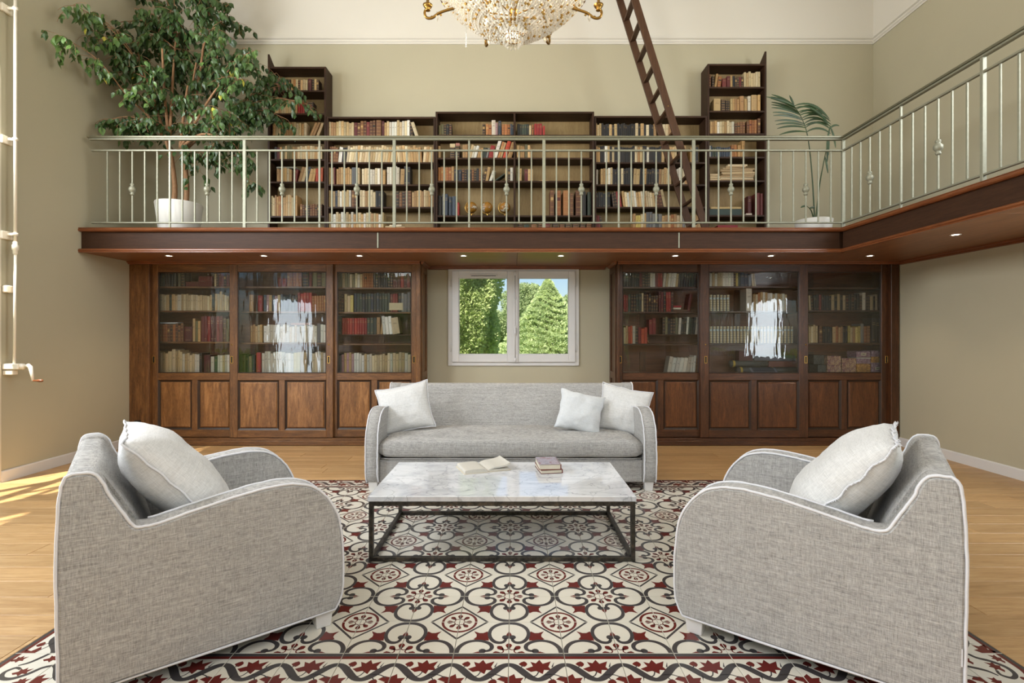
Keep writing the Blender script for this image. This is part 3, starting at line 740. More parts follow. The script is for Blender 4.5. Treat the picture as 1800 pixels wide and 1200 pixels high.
def book_geo(mb, w,h,d,col,style,M_=None,rng=random):
    c=lin(col); P=lambda q:[M_@Vector(v) for v in q] if M_ is not None else q
    sec=[(-w/2,.004),(-w/4,0),(w/4,0),(w/2,.004),(w/2,d),(-w/2,d)]
    n=6; vs=[(a,b,0) for a,b in sec]+[(a,b,h) for a,b in sec]
    mb.add(P(vs),[(i,(i+1)%n,n+(i+1)%n,n+i) for i in range(n)],0,c)
    pc=lin((212,200,172)); e=min(.003,w*.12)
    mb.add(P(vs),[tuple(range(n))[::-1]],0,c)
    mb.add(P([(a,b,h) for a,b in sec]),[tuple(range(n))],0,c)
    if h>.03: mb.add(P([(-w/2+e,.006,h+.0004),(w/2-e,.006,h+.0004),(w/2-e,d-.002,h+.0004),(-w/2+e,d-.002,h+.0004)]),[(0,1,2,3)],0,pc)
    def strip(z0,z1,k,cc,y=-.0007,xo=0):
        mb.add(P([(-w*k+xo,y,z0),(w*k+xo,y,z0),(w*k+xo,y,z1),(-w*k+xo,y,z1)]),[(0,1,2,3)],0,lin(cc))
    if style=='g':
        for q in (.14,.34,.55,.76,.93): strip(h*q,h*q+.004,.40,(186,146,84),-.0012)
        if rng.random()<.5: strip(h*.60,h*.72,.36,rng.choice([(90,30,28),(40,40,36),(196,160,100)]),-.001)
    elif style=='s':
        if rng.random()<.7:
            strip(h*.72,h*.735,.34,(190,160,104)); strip(h*.80,h*.815,.28,(190,160,104))
        if rng.random()<.4: strip(h*.10,h*.115,.3,(180,150,100))
    elif style=='t':
        dk_=tuple(x*.45 for x in col)
        if rng.random()<.8: strip(h*.62,h*.635,.30,dk_); strip(h*.66,h*.672,.22,dk_)
        if rng.random()<.5: strip(h*.80,h*.81,.26,dk_)
        if rng.random()<.4: strip(h*.10,h*.112,.2,dk_)
    elif style=='b':
        strip(.002,h-.002,.36,(196,178,136),-.0009); strip(.002,h-.002,.10,(240,236,214),-.0012,w*.24)
        for q in (.1,.24,.38,.52,.66,.88): strip(h*q,h*q+.004,.36,(96,84,66),-.0014)
        strip(h*.72,h*.82,.36,(196,214,216),-.0016)
RNG=random.Random(5); BOOKS=[]
def jit(c):
    f=RNG.uniform(.88,1.04); return tuple(min(255,x*f*RNG.uniform(.99,1.01)) for x in c)
def ordn(n):
    o=['zeroth','first','second','third','fourth','fifth','sixth','seventh','eighth','ninth','tenth','eleventh','twelfth','thirteenth','fourteenth','fifteenth','sixteenth','seventeenth','eighteenth','nineteenth']
    if n<20: return o[n]
    t_={2:'twent',3:'thirt',4:'fort',5:'fift',6:'sixt'}[n//10]
    return t_+'ieth' if n%10==0 else t_+'y-'+o[n%10]
def row(place, ybot, segs, Yf, depth=.17, Ys=None):
    z=ZZ(ybot,Ys or Yf)+.0012; k=0
    for sg in segs:
        x0,x1,pal,hp,wp=sg[:5]; lean=R(sg[5]) if len(sg)>5 else 0; vs=sg[6] if len(sg)>6 else .1
        a,b=XX(x0,Yf),XX(x1,Yf); w0=wp*Yf/F; n=max(1,round((b-a)/(w0/math.cos(lean)))); step=(b-a)/n
        pals=pal.split('+')
        for i in range(n):
            k+=1; pn=RNG.choice(pals); nm,cols,style=PAL[pn]
            if pn=='st': w=step*.96; h=hp*Yf/F; col=cols[0]
            else: w=step*math.cos(lean)*(.94 if n>1 else .97); h=hp*Yf/F*(1-vs+vs*2*RNG.random()*.75); col=RNG.choice(cols)
            if pn in('rd','st','or','gn','mr') and n>2 : h=hp*Yf/F*RNG.uniform(.97,1.0)
            if 'top shelf of the l' in place and 'low' in place: h=min(h,(27.5 if abs(lean)>.1 else 30.5)*Yf/F)
            d=min(depth,h*.72); x=a+step*(i+.5); le=lean+(RNG.uniform(-.012,.012) if n>3 and abs(lean)>.01 else 0)
            BOOKS.append(dict(x=x,y=Yf+RNG.uniform(0,.006),z=z,w=w,h=h,d=d,le=le,col=jit(col),st=style,nm=nm,place=place,k=k,seed=RNG.random()))
def rowL(door_,sh,y,segs,**kw): row(f"{sh} shelf behind the {door_} door",y,segs,kw.pop('Yf',6.77),Ys=kw.pop('Ys',6.745),depth=.19)
def rowU(case,sh,y,segs): row(f"{sh} shelf of the {case}",y,segs,6.87,depth=.16,Ys=YU)
d_='left cabinet\'s left'
rowL(d_,'top',503.3,[(275,303,'gn+bk',24,4.6),(303,309,'gn',25,5),(312,316,'ov',24,4),(318,324,'dk',24,5),(376,383,'cr+dk',24,4),(384,402,'dk+br+mr',24,4.5)])
rowL(d_,'second',545.6,[(275,297,'cr',28,6),(297,301,'gn',29,4.4),(301,307,'tn',31,6),(307,311,'cr',28,4),(311,318,'wh',30,7),(318,372,'cr',28,4.2),(372,377,'gn',28,5),(377,390,'cr',32,5),(390,402,'cr+tn',27,4.2)])
rowL(d_,'third',600.3,[(275,322,'or+br',31,4.9),(323,337,'mr',28,14),(338,352,'ov+tn',39,4.8),(353,391,'rd+mr',45,5.2),(392,402,'br+ov',41,5)])
rowL(d_,'bottom',655.2,[(275,295,'cr',37,5),(295,308,'cr',40,6.5),(308,320,'cr',38,4),(320,350,'cr+wh',34,4),(350,354,'bk',34,4),(358,369,'mr',32,10.5),(370,376,'wh',30,6),(376,382,'gn',31,4),(382,403,'cr+wh',30,4.4)])
d_='left cabinet\'s middle'
rowL(d_,'top',503.3,[(488,503,'mr+rd',15,7),(504,530,'or',26,5.2),(531,542,'dk',26,11),(543,548,'mr',26,5),(549,573,'dk+gn+ov',26,7)])
rowL(d_,'second',547,[(438,445,'tn',28,6.5),(453,461,'rd',31,7.5),(463,502,'bl+cr+pk+bl',29,4.6),(507,523,'bk',30,5),(523,533,'rd',34,5),(533,548,'rd',33,4.9),(548,573,'or',28,4.4)])
rowL(d_,'third',602,[(440,461,'tn+cr',31,4.6),(463,508,'wh',31,5.4),(508,557,'wh+cr',30,4.6),(557,563,'gy',34,5),(563,573,'wh',31,4.5)])
rowL(d_,'bottom',655.2,[(420,448,'ov+gn',32,5.2),(450,458,'rd',34,8),(460,516,'wh',36,5),(516,539,'wh+cr+yl',38,6.2),(540,547,'gy',46,6.5),(548,573,'wh+cr',37,4.6)])
d_='left cabinet\'s right'
rowL(d_,'top',505,[(592,637,'cr+ov+wh',25,4.6),(637,656,'or',26,3.9),(656,686,'dk+bk',26,4.6),(686,704,'dk+mr',26,4.2),(704,721,'mr+rd',25,5)])
rowL(d_,'second',548,[(592,604,'dk+br',30,4.2),(605,621,'cr+yl',31,5.2),(622,686,'bl+gn+gn',33,4.8),(686,699,'rd+mr',32,4.4),(700,721,'bk+gy',33,5)])
rowL(d_,'third',587.5,[(593,600,'gn',32,6),(601,645,'rd',29,4.6),(645,662,'gn',30,5.4),(662,668,'tn',32,4.8)]+[(668,672,'tn',32,4,7),(673,690,'wh',34,5.4,-5),(690,703,'cr',30,12,-8)],Yf=6.82,Ys=6.80)
rowL(d_,'bottom',655.2,[(592,600,'bl+gy',33,4.4),(600,622,'br+tn+pk',34,4.8),(622,690,'wh+cr',33,4.6),(690,722,'wh+cr',35,5)])
d_='right cabinet\'s left'
rowL(d_,'top',504,[(1096,1124,'gn+bk',24,5),(1124,1134,'mr+dk',25,4.5),(1134,1143,'gn+dk',25,4.6),(1143,1152,'wh',25,4.3),(1152,1165,'mr+rd',25,4.2),(1165,1192,'wh+cr',25,4.5,6),(1192,1224,'dk+gn+bk',25,4.4,4)])
rowL(d_,'second',547.5,[(1096,1104,'rd',30,4),(1104,1128,'dk+gn',31,4.8),(1128,1131.5,'cr',34,3.6),(1132,1157,'dk+br',31,4.2),(1158,1184,'mr+ov+rd+dk',35,4.1),(1208,1213,'mr',34,5,9)])
rowL(d_,'third',604,[(1096,1104,'cr+tn',30,3.8),(1104,1112,'ro',30,3.9),(1112,1117,'wh',30,3.8),(1117,1122,'dk',31,4.6),(1122,1138,'rd+ro',29,5),(1139,1142,'br',28,3,-12)])
rowL(d_,'raised third',587.5,[(1141,1153,'mr+rd',28,5),(1165,1192,'bk+dk+ov',29,4.3),(1192,1206,'wh+bk+cr',29,4.4,4),(1206,1226,'bk+wh+gn',29,4.2,5)],Yf=6.82,Ys=6.80)
rowL(d_,'bottom',658,[(1172,1212,'wh',31,6.6,11),(1213,1222,'wh',33,4.6,5),(1222,1229,'br',30,6.5,2)])
d_='right cabinet\'s middle'
rowL(d_,'top',503,[(1247,1290,'cr+wh+wh',25,4.6),(1290,1294,'dk',25,4),(1294,1302,'yl+gn',25,4.6),(1302,1315,'bl+gn',25,6.3),(1317,1322,'bk',24,4.6),(1323,1330,'cr',25,3.6,-9)])
rowL(d_,'second',546.5,[(1247,1283,'st',29,5.9),(1312,1322,'wh',38,9.6),(1324,1384,'cr+tn+wh+or',32,4.4)])
rowL(d_,'third',603,[(1247,1395,'st',30,5.85)])
d_='right cabinet\'s right'
rowL(d_,'second',545,[(1423,1430,'dk+cr',27,3.4,-3),(1431,1462,'bk+bk+mr+bk',28,4.4),(1462,1467,'cr',28,5),(1467,1472,'bk',27,5),(1472,1477,'cr',28,5),(1477,1482,'bk',27,5),(1482,1487,'cr',28,5),(1487,1516,'bk+dk',28,4.8),(1516,1522,'wh',30,5.5),(1523,1530,'dk',27,3.6),(1530,1535,'cr',27,4),(1535,1539,'bk',27,4),(1539,1543,'cr',27,4)])
rowL(d_,'third',602.5,[(1422,1438,'cr',30,3.9),(1440,1446,'br',33,6),(1447,1463,'bk',29,4.3),(1464,1470,'cr',30,5),(1470,1474,'or',31,4.5),(1474,1482,'tn+cr',30,4),(1482,1490,'bk',29,4.4),(1491,1513,'cr+yl+tn',30,4.6),(1513,1519,'gn+gy',32,5),(1519,1530,'br+or',30,4.6),(1533,1553,'bk',42,7)])
c_='tree-side tower'
rowU(c_,'top',158,[(480,494,'br',23,4.6),(495,510,'tn+dk+tn',22,4.6),(511,540,'cr+or+dk+tn',21,4.4),(541,547,'rd+mr',22,5),(548,560,'cr+cr+dk',21,4.1)])
rowU(c_,'second',198.5,[(482,522,'cr+tn',22,4.1),(523,535,'rd',21,3.6),(535,550,'dk',22,13,2)])
rowU(c_,'third',238.5,[(479,538,'cr+tn',24,4.6),(543,552,'tn+cr',26,4.4,24),(555,560,'cr',25,5,22)])
rowU(c_,'fourth',279,[(482,491,'mr+bk',23,4.2),(491,566,'cr+tn+ov',24,4.3)])
rowU(c_,'fifth',318.5,[(486,512,'cr+tn',24,4.3),(514,521,'mr',23,7,8),(523,540,'cr+bl+tn',26,5,16),(541,552,'cr+tn',24,4.4,10),(554,567,'ro',24,4.4,2)])
rowU(c_,'sixth',379,[(476,522,'tn+cr+or',36,3.4),(527,566,'br+dk',21,4.3)])
c_='left low bookcase'
rowU(c_,'top',240,[(577,622,'cr+tn',28,4.6),(622,628,'mr',28,4.2),(628,655,'mr+br',28,5.4),(655,660,'br',33,4.6),(661,670,'br',31,8.6),(671,684,'tn+cr+mr',29,4.3),(684,720,'cr+wh+tn',30,4.6),(722,727,'dk+tn',30,4.6,-8),(730,736,'cr',30,5.6,-18)])
rowU(c_,'second',284.5,[(579,594,'tn+br',29,4),(594,600,'wh+bk',27,3.4,6),(600,612,'bk+cr',28,4.2,6),(612,690,'cr+tn+cr',29,4.5,7),(690,698,'tn',29,4,0),(699,742,'cr+tn',29,4.6,-4),(743,758,'cr+tn',29,4.6,5),(758,763,'tn',34,4.6,6)])
rowU(c_,'third',323.5,[(577,586,'cr',30,4.2),(586,589,'mr',29,3.4),(591,618,'cr+tn',30,4),(618,627,'gy',32,8.6),(628,632,'cr',29,3.6),(636,677,'cr+tn+wh',28,4.5),(680,702,'wh+cr',32,4.4),(703,710,'tn',29,5,3),(710,721,'bk',32,5.4)])
rowU(c_,'fourth',363,[(577,617,'cr+wh+bl+cr',30,4),(618,627,'mr+br',30,4.4),(632,660,'cr+tn+cr',29,4.6),(660,674,'bk+cr',29,4.6),(696,723,'mr+dk+br',28,5),(724,757,'cr+tn',29,4.4),(757,763,'bk+tn',29,3.6)])
rowU(c_,'bottom',403,[(577,674,'cr+tn+wh+cr',30,4.4)])
c_='central bookcase\'s left bay'
row('top shelf of the '+c_,238,[(771,780,'ov',20,4.4),(780,794,'bk+dk',21,5.4),(848,853,'dk',21,6),(854,864,'or+br',21,4.8),(864,871,'wh',29,6),(871,875,'pk',24,4.2),(876,881,'bl',26,4.4),(882,897,'or+br',21,5),(897,903,'ov+bl',21,3)],6.86,.16,Ys=YU)
row('second shelf of the '+c_,278,[(770,774,'tn',23,4),(791,808,'bk+dk',22,8),(813,822,'tn',26,4.4),(823,837,'cr+wh',24,4.4,14),(838,857,'gy+tn+gn+gy',20,4,13),(858,866,'rd',25,7,12),(867,873,'wh',32,4,16),(874,882,'or+tn',30,4.4,17),(883,890,'ro',30,6,17),(891,899,'tn',31,6,17)],6.86,.16,Ys=YU)
row('third shelf of the '+c_,318.5,[(770,798,'tn+or',26,4.6),(798,811,'bk+bl',23,4.4),(812,846,'bk+dk+br+bk',23,4.2),(847,852,'dk',23,4.5,14),(853,858,'br+tn',26,5,10),(859,864,'wh',20,4,20),(866,870,'gn',24,4.5,55),(888,892,'tn',24,3.5),(893,897,'dk',24,3.6),(897,902,'wh+tn',24,4)],6.86,.16,Ys=YU)
row('fourth shelf of the '+c_,379,[(770,776,'bk',36,5.6),(777,781,'gy',40,4),(782,787,'bl',38,5),(789,794,'bl',37,5),(795,801,'bl',36,6),(802,807,'rd',25,4.4)],6.86,.17,Ys=YU)
c_='central bookcase\'s right bay'
row('top shelf of the '+c_,238,[(909,930,'dk+bk+gn',21,4.6),(930,934,'cr',20,4),(935,938,'or',21,4),(939,953,'rd',22,4.6),(954,958,'rd',19,3.6)],6.86,.16,Ys=YU)
row('second shelf of the '+c_,278,[(908,913,'tn',25,5),(914,922,'tn+dk',24,4),(923,932,'tn+ov',24,4.4),(932,936,'tn',22,3.6,-8)],6.86,.16,Ys=YU)
row('third shelf of the '+c_,318.5,[(907,917,'ov+tn',25,4.8),(922,928,'mr',23,5),(928,937,'tn+br',23,4.4)],6.86,.16,Ys=YU)
row('fourth shelf of the '+c_,379,[(967,974,'br',44,7),(977,986,'or+br',45,8.5),(990,1000,'or',45,9.5),(1002,1008,'br',44,6),(1012,1023,'br',45,10),(1024,1030,'bk',42,5.5),(1033,1039,'gn',43,6)],6.86,.2,Ys=YU)
row('bottom shelf of the '+c_,414,[(910,918,'dk',22,8),(921,930,'gn',22,8.5),(934,943,'br',22,8.5),(946,956,'br',22,9),(957,967,'mr',22,9),(972,981,'dk',22,8.5),(984,992,'br',22,8),(994,1003,'dk',22,8),(1007,1017,'br',22,9),(1020,1029,'dk',22,8),(1031,1040,'br',22,8)],6.86,.2,Ys=YU)
c_='low bookcase behind the ladder'
rowU(c_,'top',240,[(1046,1061,'tn+cr+cr+bk',24,3.6),(1061,1071,'bk',24,3.6),(1071,1076,'tn',24,4.4),(1076,1080,'bk',24,4),(1080,1085,'cr',24,4.4),(1085,1117,'bk',24,3.6),(1117,1122,'cr',24,4.4),(1122,1126,'bk',24,4),(1126,1132,'tn',24,5),(1132,1136,'bk',24,4),(1136,1141,'cr',24,5),(1141,1149,'bk',24,4),(1149,1154,'tn',24,4.6),(1160,1180,'cr+cr+tn',24,4.5)])
rowU(c_,'second',284.5,[(1046,1055,'cr+tn',29,4),(1055,1063,'bk',29,4),(1063,1068,'wh',29,4.6),(1068,1080,'bk+cr',29,4),(1080,1086,'bk',29,4),(1086,1090,'wh',29,4.4),(1090,1116,'bk',29,3.8),(1116,1130,'cr+tn',29,4.5),(1130,1137,'bk',29,4),(1137,1141,'wh',29,4),(1141,1163,'bk',29,3.9),(1163,1168,'tn',29,4.6),(1177,1190,'cr+tn',29,4.4),(1195,1206,'tn+bk',29,4.2),(1214,1228,'bk+tn+bk',29,4.4)])
rowU(c_,'third',323.5,[(1047,1051,'wh',29,4.4),(1056,1069,'tn+cr',29,4.4),(1069,1077,'cr+wh',29,4.4),(1077,1092,'bk',29,4),(1092,1096,'cr',29,4),(1096,1113,'bk',29,4),(1113,1118,'cr',29,4.4,3),(1118,1124,'tn+cr',29,4.4,3),(1124,1131,'bk',29,4,2),(1131,1136,'tn',29,4.4,2),(1136,1158,'bk',29,4,2),(1158,1180,'cr+tn',29,4.5,2),(1190,1198,'bk+wh',29,4.4),(1200,1208,'cr+tn',29,4.4)])
rowU(c_,'fourth',363,[(1047,1073,'gn+bk',26,4),(1078,1086,'dk+br',27,4,-7),(1086,1094,'rd+cr',27,4,-9),(1096,1153,'cr+wh+tn+cr',28,4,-6),(1154,1166,'br+dk',29,5.4,-9),(1167,1172,'cr',30,4.6,-12)])
rowU(c_,'bottom',403,[(1048,1060,'dk+mr',26,4,-6),(1113,1136,'cr+tn+yl+bl',28,4.6),(1136,1164,'gy+bl+gy',30,5.6),(1164,1190,'tn+or+tn',27,5),(1190,1210,'tn+cr+gy',27,5),(1213,1232,'tn+dk',27,6,12)])
c_='ladder-side tower'
rowU(c_,'top',152,[(1247,1250,'br',26,3),(1252,1256,'dk',23,4),(1256,1260,'tn',24,3.6,8),(1261,1267,'or',20,5,8),(1270,1277,'mr',16,6),(1278,1284,'mr',20,6),(1284,1288,'tn',21,3.6),(1288,1292,'bk',20,4),(1292,1307,'mr+dk',19,4),(1308,1337,'cr',28,4.4)])
rowU(c_,'second',194,[(1255,1267,'cr',22,11),(1268,1275,'dk',22,6.4),(1276,1283,'dk',20,3.6),(1284,1300,'cr+tn',24,4),(1301,1308,'tn',26,6),(1309,1314,'cr+tn',23,5),(1315,1320,'wh',30,5),(1321,1331,'tn+or',31,9.5),(1332,1337,'tn+cr',30,4)])
rowU(c_,'third',234,[(1248,1291,'cr+tn+wh',23,4.2),(1292,1310,'br',21,4.2),(1313,1331,'br+or',25,4.4),(1332,1337,'br',27,4.4)])
rowU(c_,'fourth',275,[(1247,1252,'wh+bl',20,2.6),(1252,1268,'bl+gn',18,4.2),(1268,1276,'cr+bl',18,3.6),(1276,1285,'bl+dk',18,4.4),(1286,1296,'tn+or',21,4.8),(1297,1303,'tn',22,5.6),(1303,1308,'tn',30,4,4)])
rowU(c_,'sixth',377.5,[(1315,1321,'mr',34,6),(1330,1336,'mr+rd',42,5),(1337,1342,'mr',42,4.4)])
# lying books: (place phrase, x0, x1, y bottom, height px, palette, label)
BOOKS.sort(key=lambda b:-(b['w']*b['h']))
single,rest=BOOKS[:272],BOOKS[272:]
for b in single:
    mb=MB(); book_geo(mb,b['w'],b['h'],b['d'],b['col'],b['st'],rng=random.Random(b['seed']))
    x=b['x']
    o=mb.build('book',M['book'],None,world=False); o.location=(x,b['y'],b['z']+abs(math.sin(b['le']))*b['w']/2+.0); o.rotation_euler=(0,b['le'],0)
    lt=', leaning' if abs(b['le'])>.05 else ''
    tag(o,f"{b['nm']}{lt}, {ordn(b['k'])} from left, {b['place']}",'book','books on the library shelves')
mb=MB()
for b in rest:
    Mx_=Matrix.Translation((b['x'],b['y'],b['z']+abs(math.sin(b['le']))*b['w']/2))@Matrix.Rotation(b['le'],4,'Y')
    book_geo(mb,b['w'],b['h'],b['d'],b['col'],b['st'],Mx_,random.Random(b['seed']))
o=mb.build('slimmer_books',M['book']); tag(o,'the many slimmer books filling the upper and lower shelves','books',kind='stuff')
def flat(name,x0,x1,yb,hp,Y,col,lab,cat='book',d=.16,mat=None,Ys=None,style=None,rz=0,dz=0,group=None):
    w=XX(x1,Y)-XX(x0,Y); h=hp*Y/F; z=ZZ(yb,Ys or Y)+.0012+dz; x=(XX(x0,Y)+XX(x1,Y))/2
    mb=MB(); mb.box(-w/2,w/2,0,d,0,h,0,lin(col),ch=.0015)
    if cat=='book':
        mb.box(-w/2+.002,w/2-.002,-.0006,.0004,h*.2,h*.8,0,lin(tuple(min(255,c*1.0) for c in (col if style is None else style))))
    o=mb.build(name,mat or M['book'],None,world=False); o.location=(x,Y,z); o.rotation_euler=(0,0,rz)
    return tag(o,lab,cat,group)
flat('book',325,350,503.3,9,6.80,(104,34,34),'maroon book lying flat on the top shelf, left cabinet, left pile',d=.14,Ys=6.745)
flat('book',350,373,503.3,9.5,6.80,(112,36,36),'maroon book lying flat, base of the right pile on top shelf',d=.14,Ys=6.745)
flat('book',349,373,493.8,9,6.80,(120,40,38),'maroon book lying on another, top shelf of left cabinet',d=.14,Ys=6.76)
flat('book',281,312,568.8,2.4,6.80,(206,214,220),'pale thin book lying across the gilt leather volumes',d=.12,Ys=6.77)
flat('book',511,546,570.6,3,6.80,(176,120,90),'thin brownish book lying on top of the white paperbacks',d=.13,Ys=6.77)
flat('book',1171,1197,543.5,3.2,6.79,(226,214,190),'cream book lying flat under the red one, right cabinet',d=.14,Ys=6.745)
flat('book',1170,1198,540,3.2,6.79,(170,30,34),'bright red book lying flat in the right cabinet',d=.14,Ys=6.745)
flat('book',1168,1226,547.5,3.4,6.78,(96,62,40),'long brown book lying flat under the cream and red ones',d=.16,Ys=6.745)
flat('paper_bundle',1097,1128,658,3,6.80,(206,190,160),'loose papers lying on the bottom shelf of the right cabinet','papers',d=.16,Ys=6.745)
flat('note_card',684,708,545,13,6.768,(204,190,150),'small blank cream card propped before the dark books','card',d=.004,Ys=6.745)
flat('book',682,722,403,3,6.87,(222,204,168),'cream book lying flat at the bottom, left low bookcase',d=.15,Ys=YU)
flat('book',678,712,400,3.2,6.875,(210,190,150),'cream book askew on a pile at the bottom of left low bookcase',d=.15,Ys=YU,rz=R(12))
flat('book',684,706,396.8,3.2,6.885,(226,208,176),'cream book topmost on the small pile, left low bookcase',d=.14,Ys=YU,rz=R(-9))
flat('book',740,762,240,3,6.87,(214,184,130),'tan book lying flat at right end of the top shelf',d=.15,Ys=YU)
flat('book',486,520,294,2.6,6.88,(150,150,140),'grey folder lying across the cream books in the tower','folder',d=.14,Ys=YU)
flat('book',947,965,318.5,3,6.88,(206,170,120),'tan book lying alone in the central bookcase right bay',d=.14,Ys=YU)
flat('archive_box',791,800,258,7,6.87,(206,186,146),'small cream box standing on black books, central bookcase','box',d=.1,Ys=YU)
flat('archive_box',801,808,258,8,6.87,(176,120,104),'small pinkish box beside the cream one, central bookcase','box',d=.1,Ys=YU)
flat('storage_box',1247,1304,377.5,11,6.87,(44,66,62),'long green patterned box on the ladder-side tower','box',d=.17,Ys=YU)
flat('book',1249,1303,366.2,3.6,6.87,(206,176,120),'cream folder lying on the long green box','folder',d=.17,Ys=YU)
flat('book',1312,1322,377.5,3,6.855,(226,214,200),'white book lying before the maroon volume in the tower',d=.1,Ys=YU)
flat('red_box',1262,1297,412,17,6.87,(150,28,40),'red box on the bottom shelf of the ladder-side tower','box',d=.16,Ys=YU)
zz=316.5; rg=random.Random(3)
for k in range(9):
    w=58 if k<7 else 34; x0=1268+rg.uniform(-2,2)+(0 if k<7 else 10); hp=rg.uniform(2.4,3.6)
    flat('paper_folder',x0,x0+w,zz,hp,6.86+rg.uniform(0,.01),rg.choice([(214,190,146),(196,170,126),(224,206,170),(180,152,110)]),('lowest','second lowest','third','fourth','fifth','sixth','seventh','second highest','topmost')[k]+' of the buff paper folders stacked in the ladder-side tower','folder',d=.17,Ys=YU,rz=R(rg.uniform(-4,4)),group='stacked buff folders'); zz-=hp+.35
for k in range(3):
    flat('paper_folder',1248,1267-k,316.5-k*4.2,3.8,6.865,(206,182,140),('lowest','middle','topmost')[k]+' buff folder of the short stack left of the tall one','folder',d=.15,Ys=YU,group='short stack of folders')
# marbled storage boxes
def mbox(x0,x1,y0,y1,mat,lab,lbl=False,Y=6.77,d=.2):
    a,b=XX(x0,Y)+.0008,XX(x1,Y)-.0008; z0=ZZ(658,6.745)+.0012+(658-y1)*Y/F; z1=z0+(y1-y0)*Y/F-.0012
    mb=MB(); mb.box(a,b,Y,Y+d,z0,z1,ch=.002); o=mb.build('marbled_box',M[mat],None); tag(o,lab,'box','marbled storage boxes')
    if lbl:
        xc=(a+b)/2; zc=(z0+z1)/2; m2=MB(); m2.box(xc-.034,xc+.034,Y-.0015,Y-.0002,zc-.018,zc+.018); m2.box(xc-.018,xc+.018,Y-.0018,Y-.0014,zc-.003,zc+.004,mat=1); m2.build('name_label',[M['paper'],M['iron']],o)
mbox(1454.5,1478.5,641.5,658,'mar_red','lower maroon marbled box at the left of the group')
mbox(1454.5,1478.5,625.5,641.5,'mar_red','upper maroon marbled box at the left, tallest maroon pair')
mbox(1480,1504.5,646.5,658,'mar_red','low red marbled box under a taller red one')
mbox(1480,1505,629.5,646.5,'mar_red','red marbled box with gold veins on the low red one')
mbox(1505.5,1530.5,650.5,658,'mar_ochre','thin ochre marbled box at the foot of the third stack')
mbox(1505.5,1530.5,639.5,650.5,'mar_ochre','ochre marbled box second from bottom, third stack')
mbox(1505.5,1530.5,630,639.5,'mar_lilac','plain lilac marbled box under the white card layer, third stack')
flat('box_lid',1506,1531,630,1.6,6.765,(240,238,232),'thin white lid between two lilac marbled boxes','lid',d=.19)
mbox(1505.5,1530.5,617.5,628,'mar_lilac','lilac marbled box with label, top of the third stack',True)
mbox(1531.5,1553.5,637.5,658,'mar_lilac','tall lilac marbled box with label at the bottom right',True)
mbox(1531.5,1553.5,627,637.5,'mar_ochre','ochre marbled box in the middle of the rightmost stack')
mbox(1531.5,1553.5,616.5,627,'mar_lilac','pinkish lilac marbled box topmost at far right')
mbox(1437,1452,641,658,'mar_dark','dark marbled box standing left of the maroon ones')
mbox(1430,1453,625,641,'mar_dark','dark patterned box on top, in the shade left of the maroon ones',d=.14,Y=6.84)
# things on the bottom shelf behind the right cabinet's middle door
zB=ZZ(658,6.745)+.0012
def roll(x0,x1,yc,r,col,lab):
    Y=6.86; z=zB+r+(658-yc)*Y/F; mb=MB(); mb.lathe([(0,0),(r,0),(r,XX(x1,Y)-XX(x0,Y)),(0,XX(x1,Y)-XX(x0,Y))],(XX(x0,Y),Y+.02,z),18,0,lin(col),M=Matrix.Rotation(R(90),4,'Y'))
    mb.lathe([(r+.001,.03),(r+.001,.06)],(XX(x0,Y),Y+.02,z),18,0,lin((206,176,80)),M=Matrix.Rotation(R(90),4,'Y')); o=mb.build('document_tube',M['book'],None,fix=True); tag(o,lab,'tube','grey document tubes')
roll(1297,1350,658,.045,(84,86,86),'grey document tube lying at left of the bottom shelf')
roll(1352,1404,658,.045,(70,74,76),'darker grey document tube lying at the right')
roll(1284,1351,646,.044,(92,94,90),'grey document tube with yellow band, lying on the left one')
flat('document_box',1351,1400,645.5,10,6.83,(112,62,54),'long reddish brown document box with tan label','box',d=.14,Ys=6.745)
flat('document_box',1299,1323,634.5,17,6.85,(84,34,38),'upright dark red document box with small gilt marks','box',d=.1,Ys=6.745)
flat('document_box',1326,1398,634.5,9,6.86,(92,94,104),'long grey document box lying on the upper level','box',d=.12,Ys=6.745)
mb=MB(); Y=6.765; x0,x1=XX(1322,Y),XX(1368,Y)
mb.prism([(0,0),(.09,0),(.09,.085),(.0,.02)],lambda u,v,w:(w,Y+u,zB+v),x0,x1)
for k in range(6):
    t_=.012+k*.013; zz_=.022+t_*.72; mb.add([(x0+.03,Y+t_,zB+zz_+.001),(x1-.03,Y+t_,zB+zz_+.001),(x1-.03,Y+t_+.007,zB+zz_+.006),(x0+.03,Y+t_+.007,zB+zz_+.006)],[(0,1,2,3)],1)
o=mb.build('louvred_device',[M['mar_dev'] if 'mar_dev' in M else plain('grey_plastic_case',(120,126,140),.4),M['black']],None,fix=False); tag(o,'small grey sloping appliance with black slots, behind the middle door','appliance')
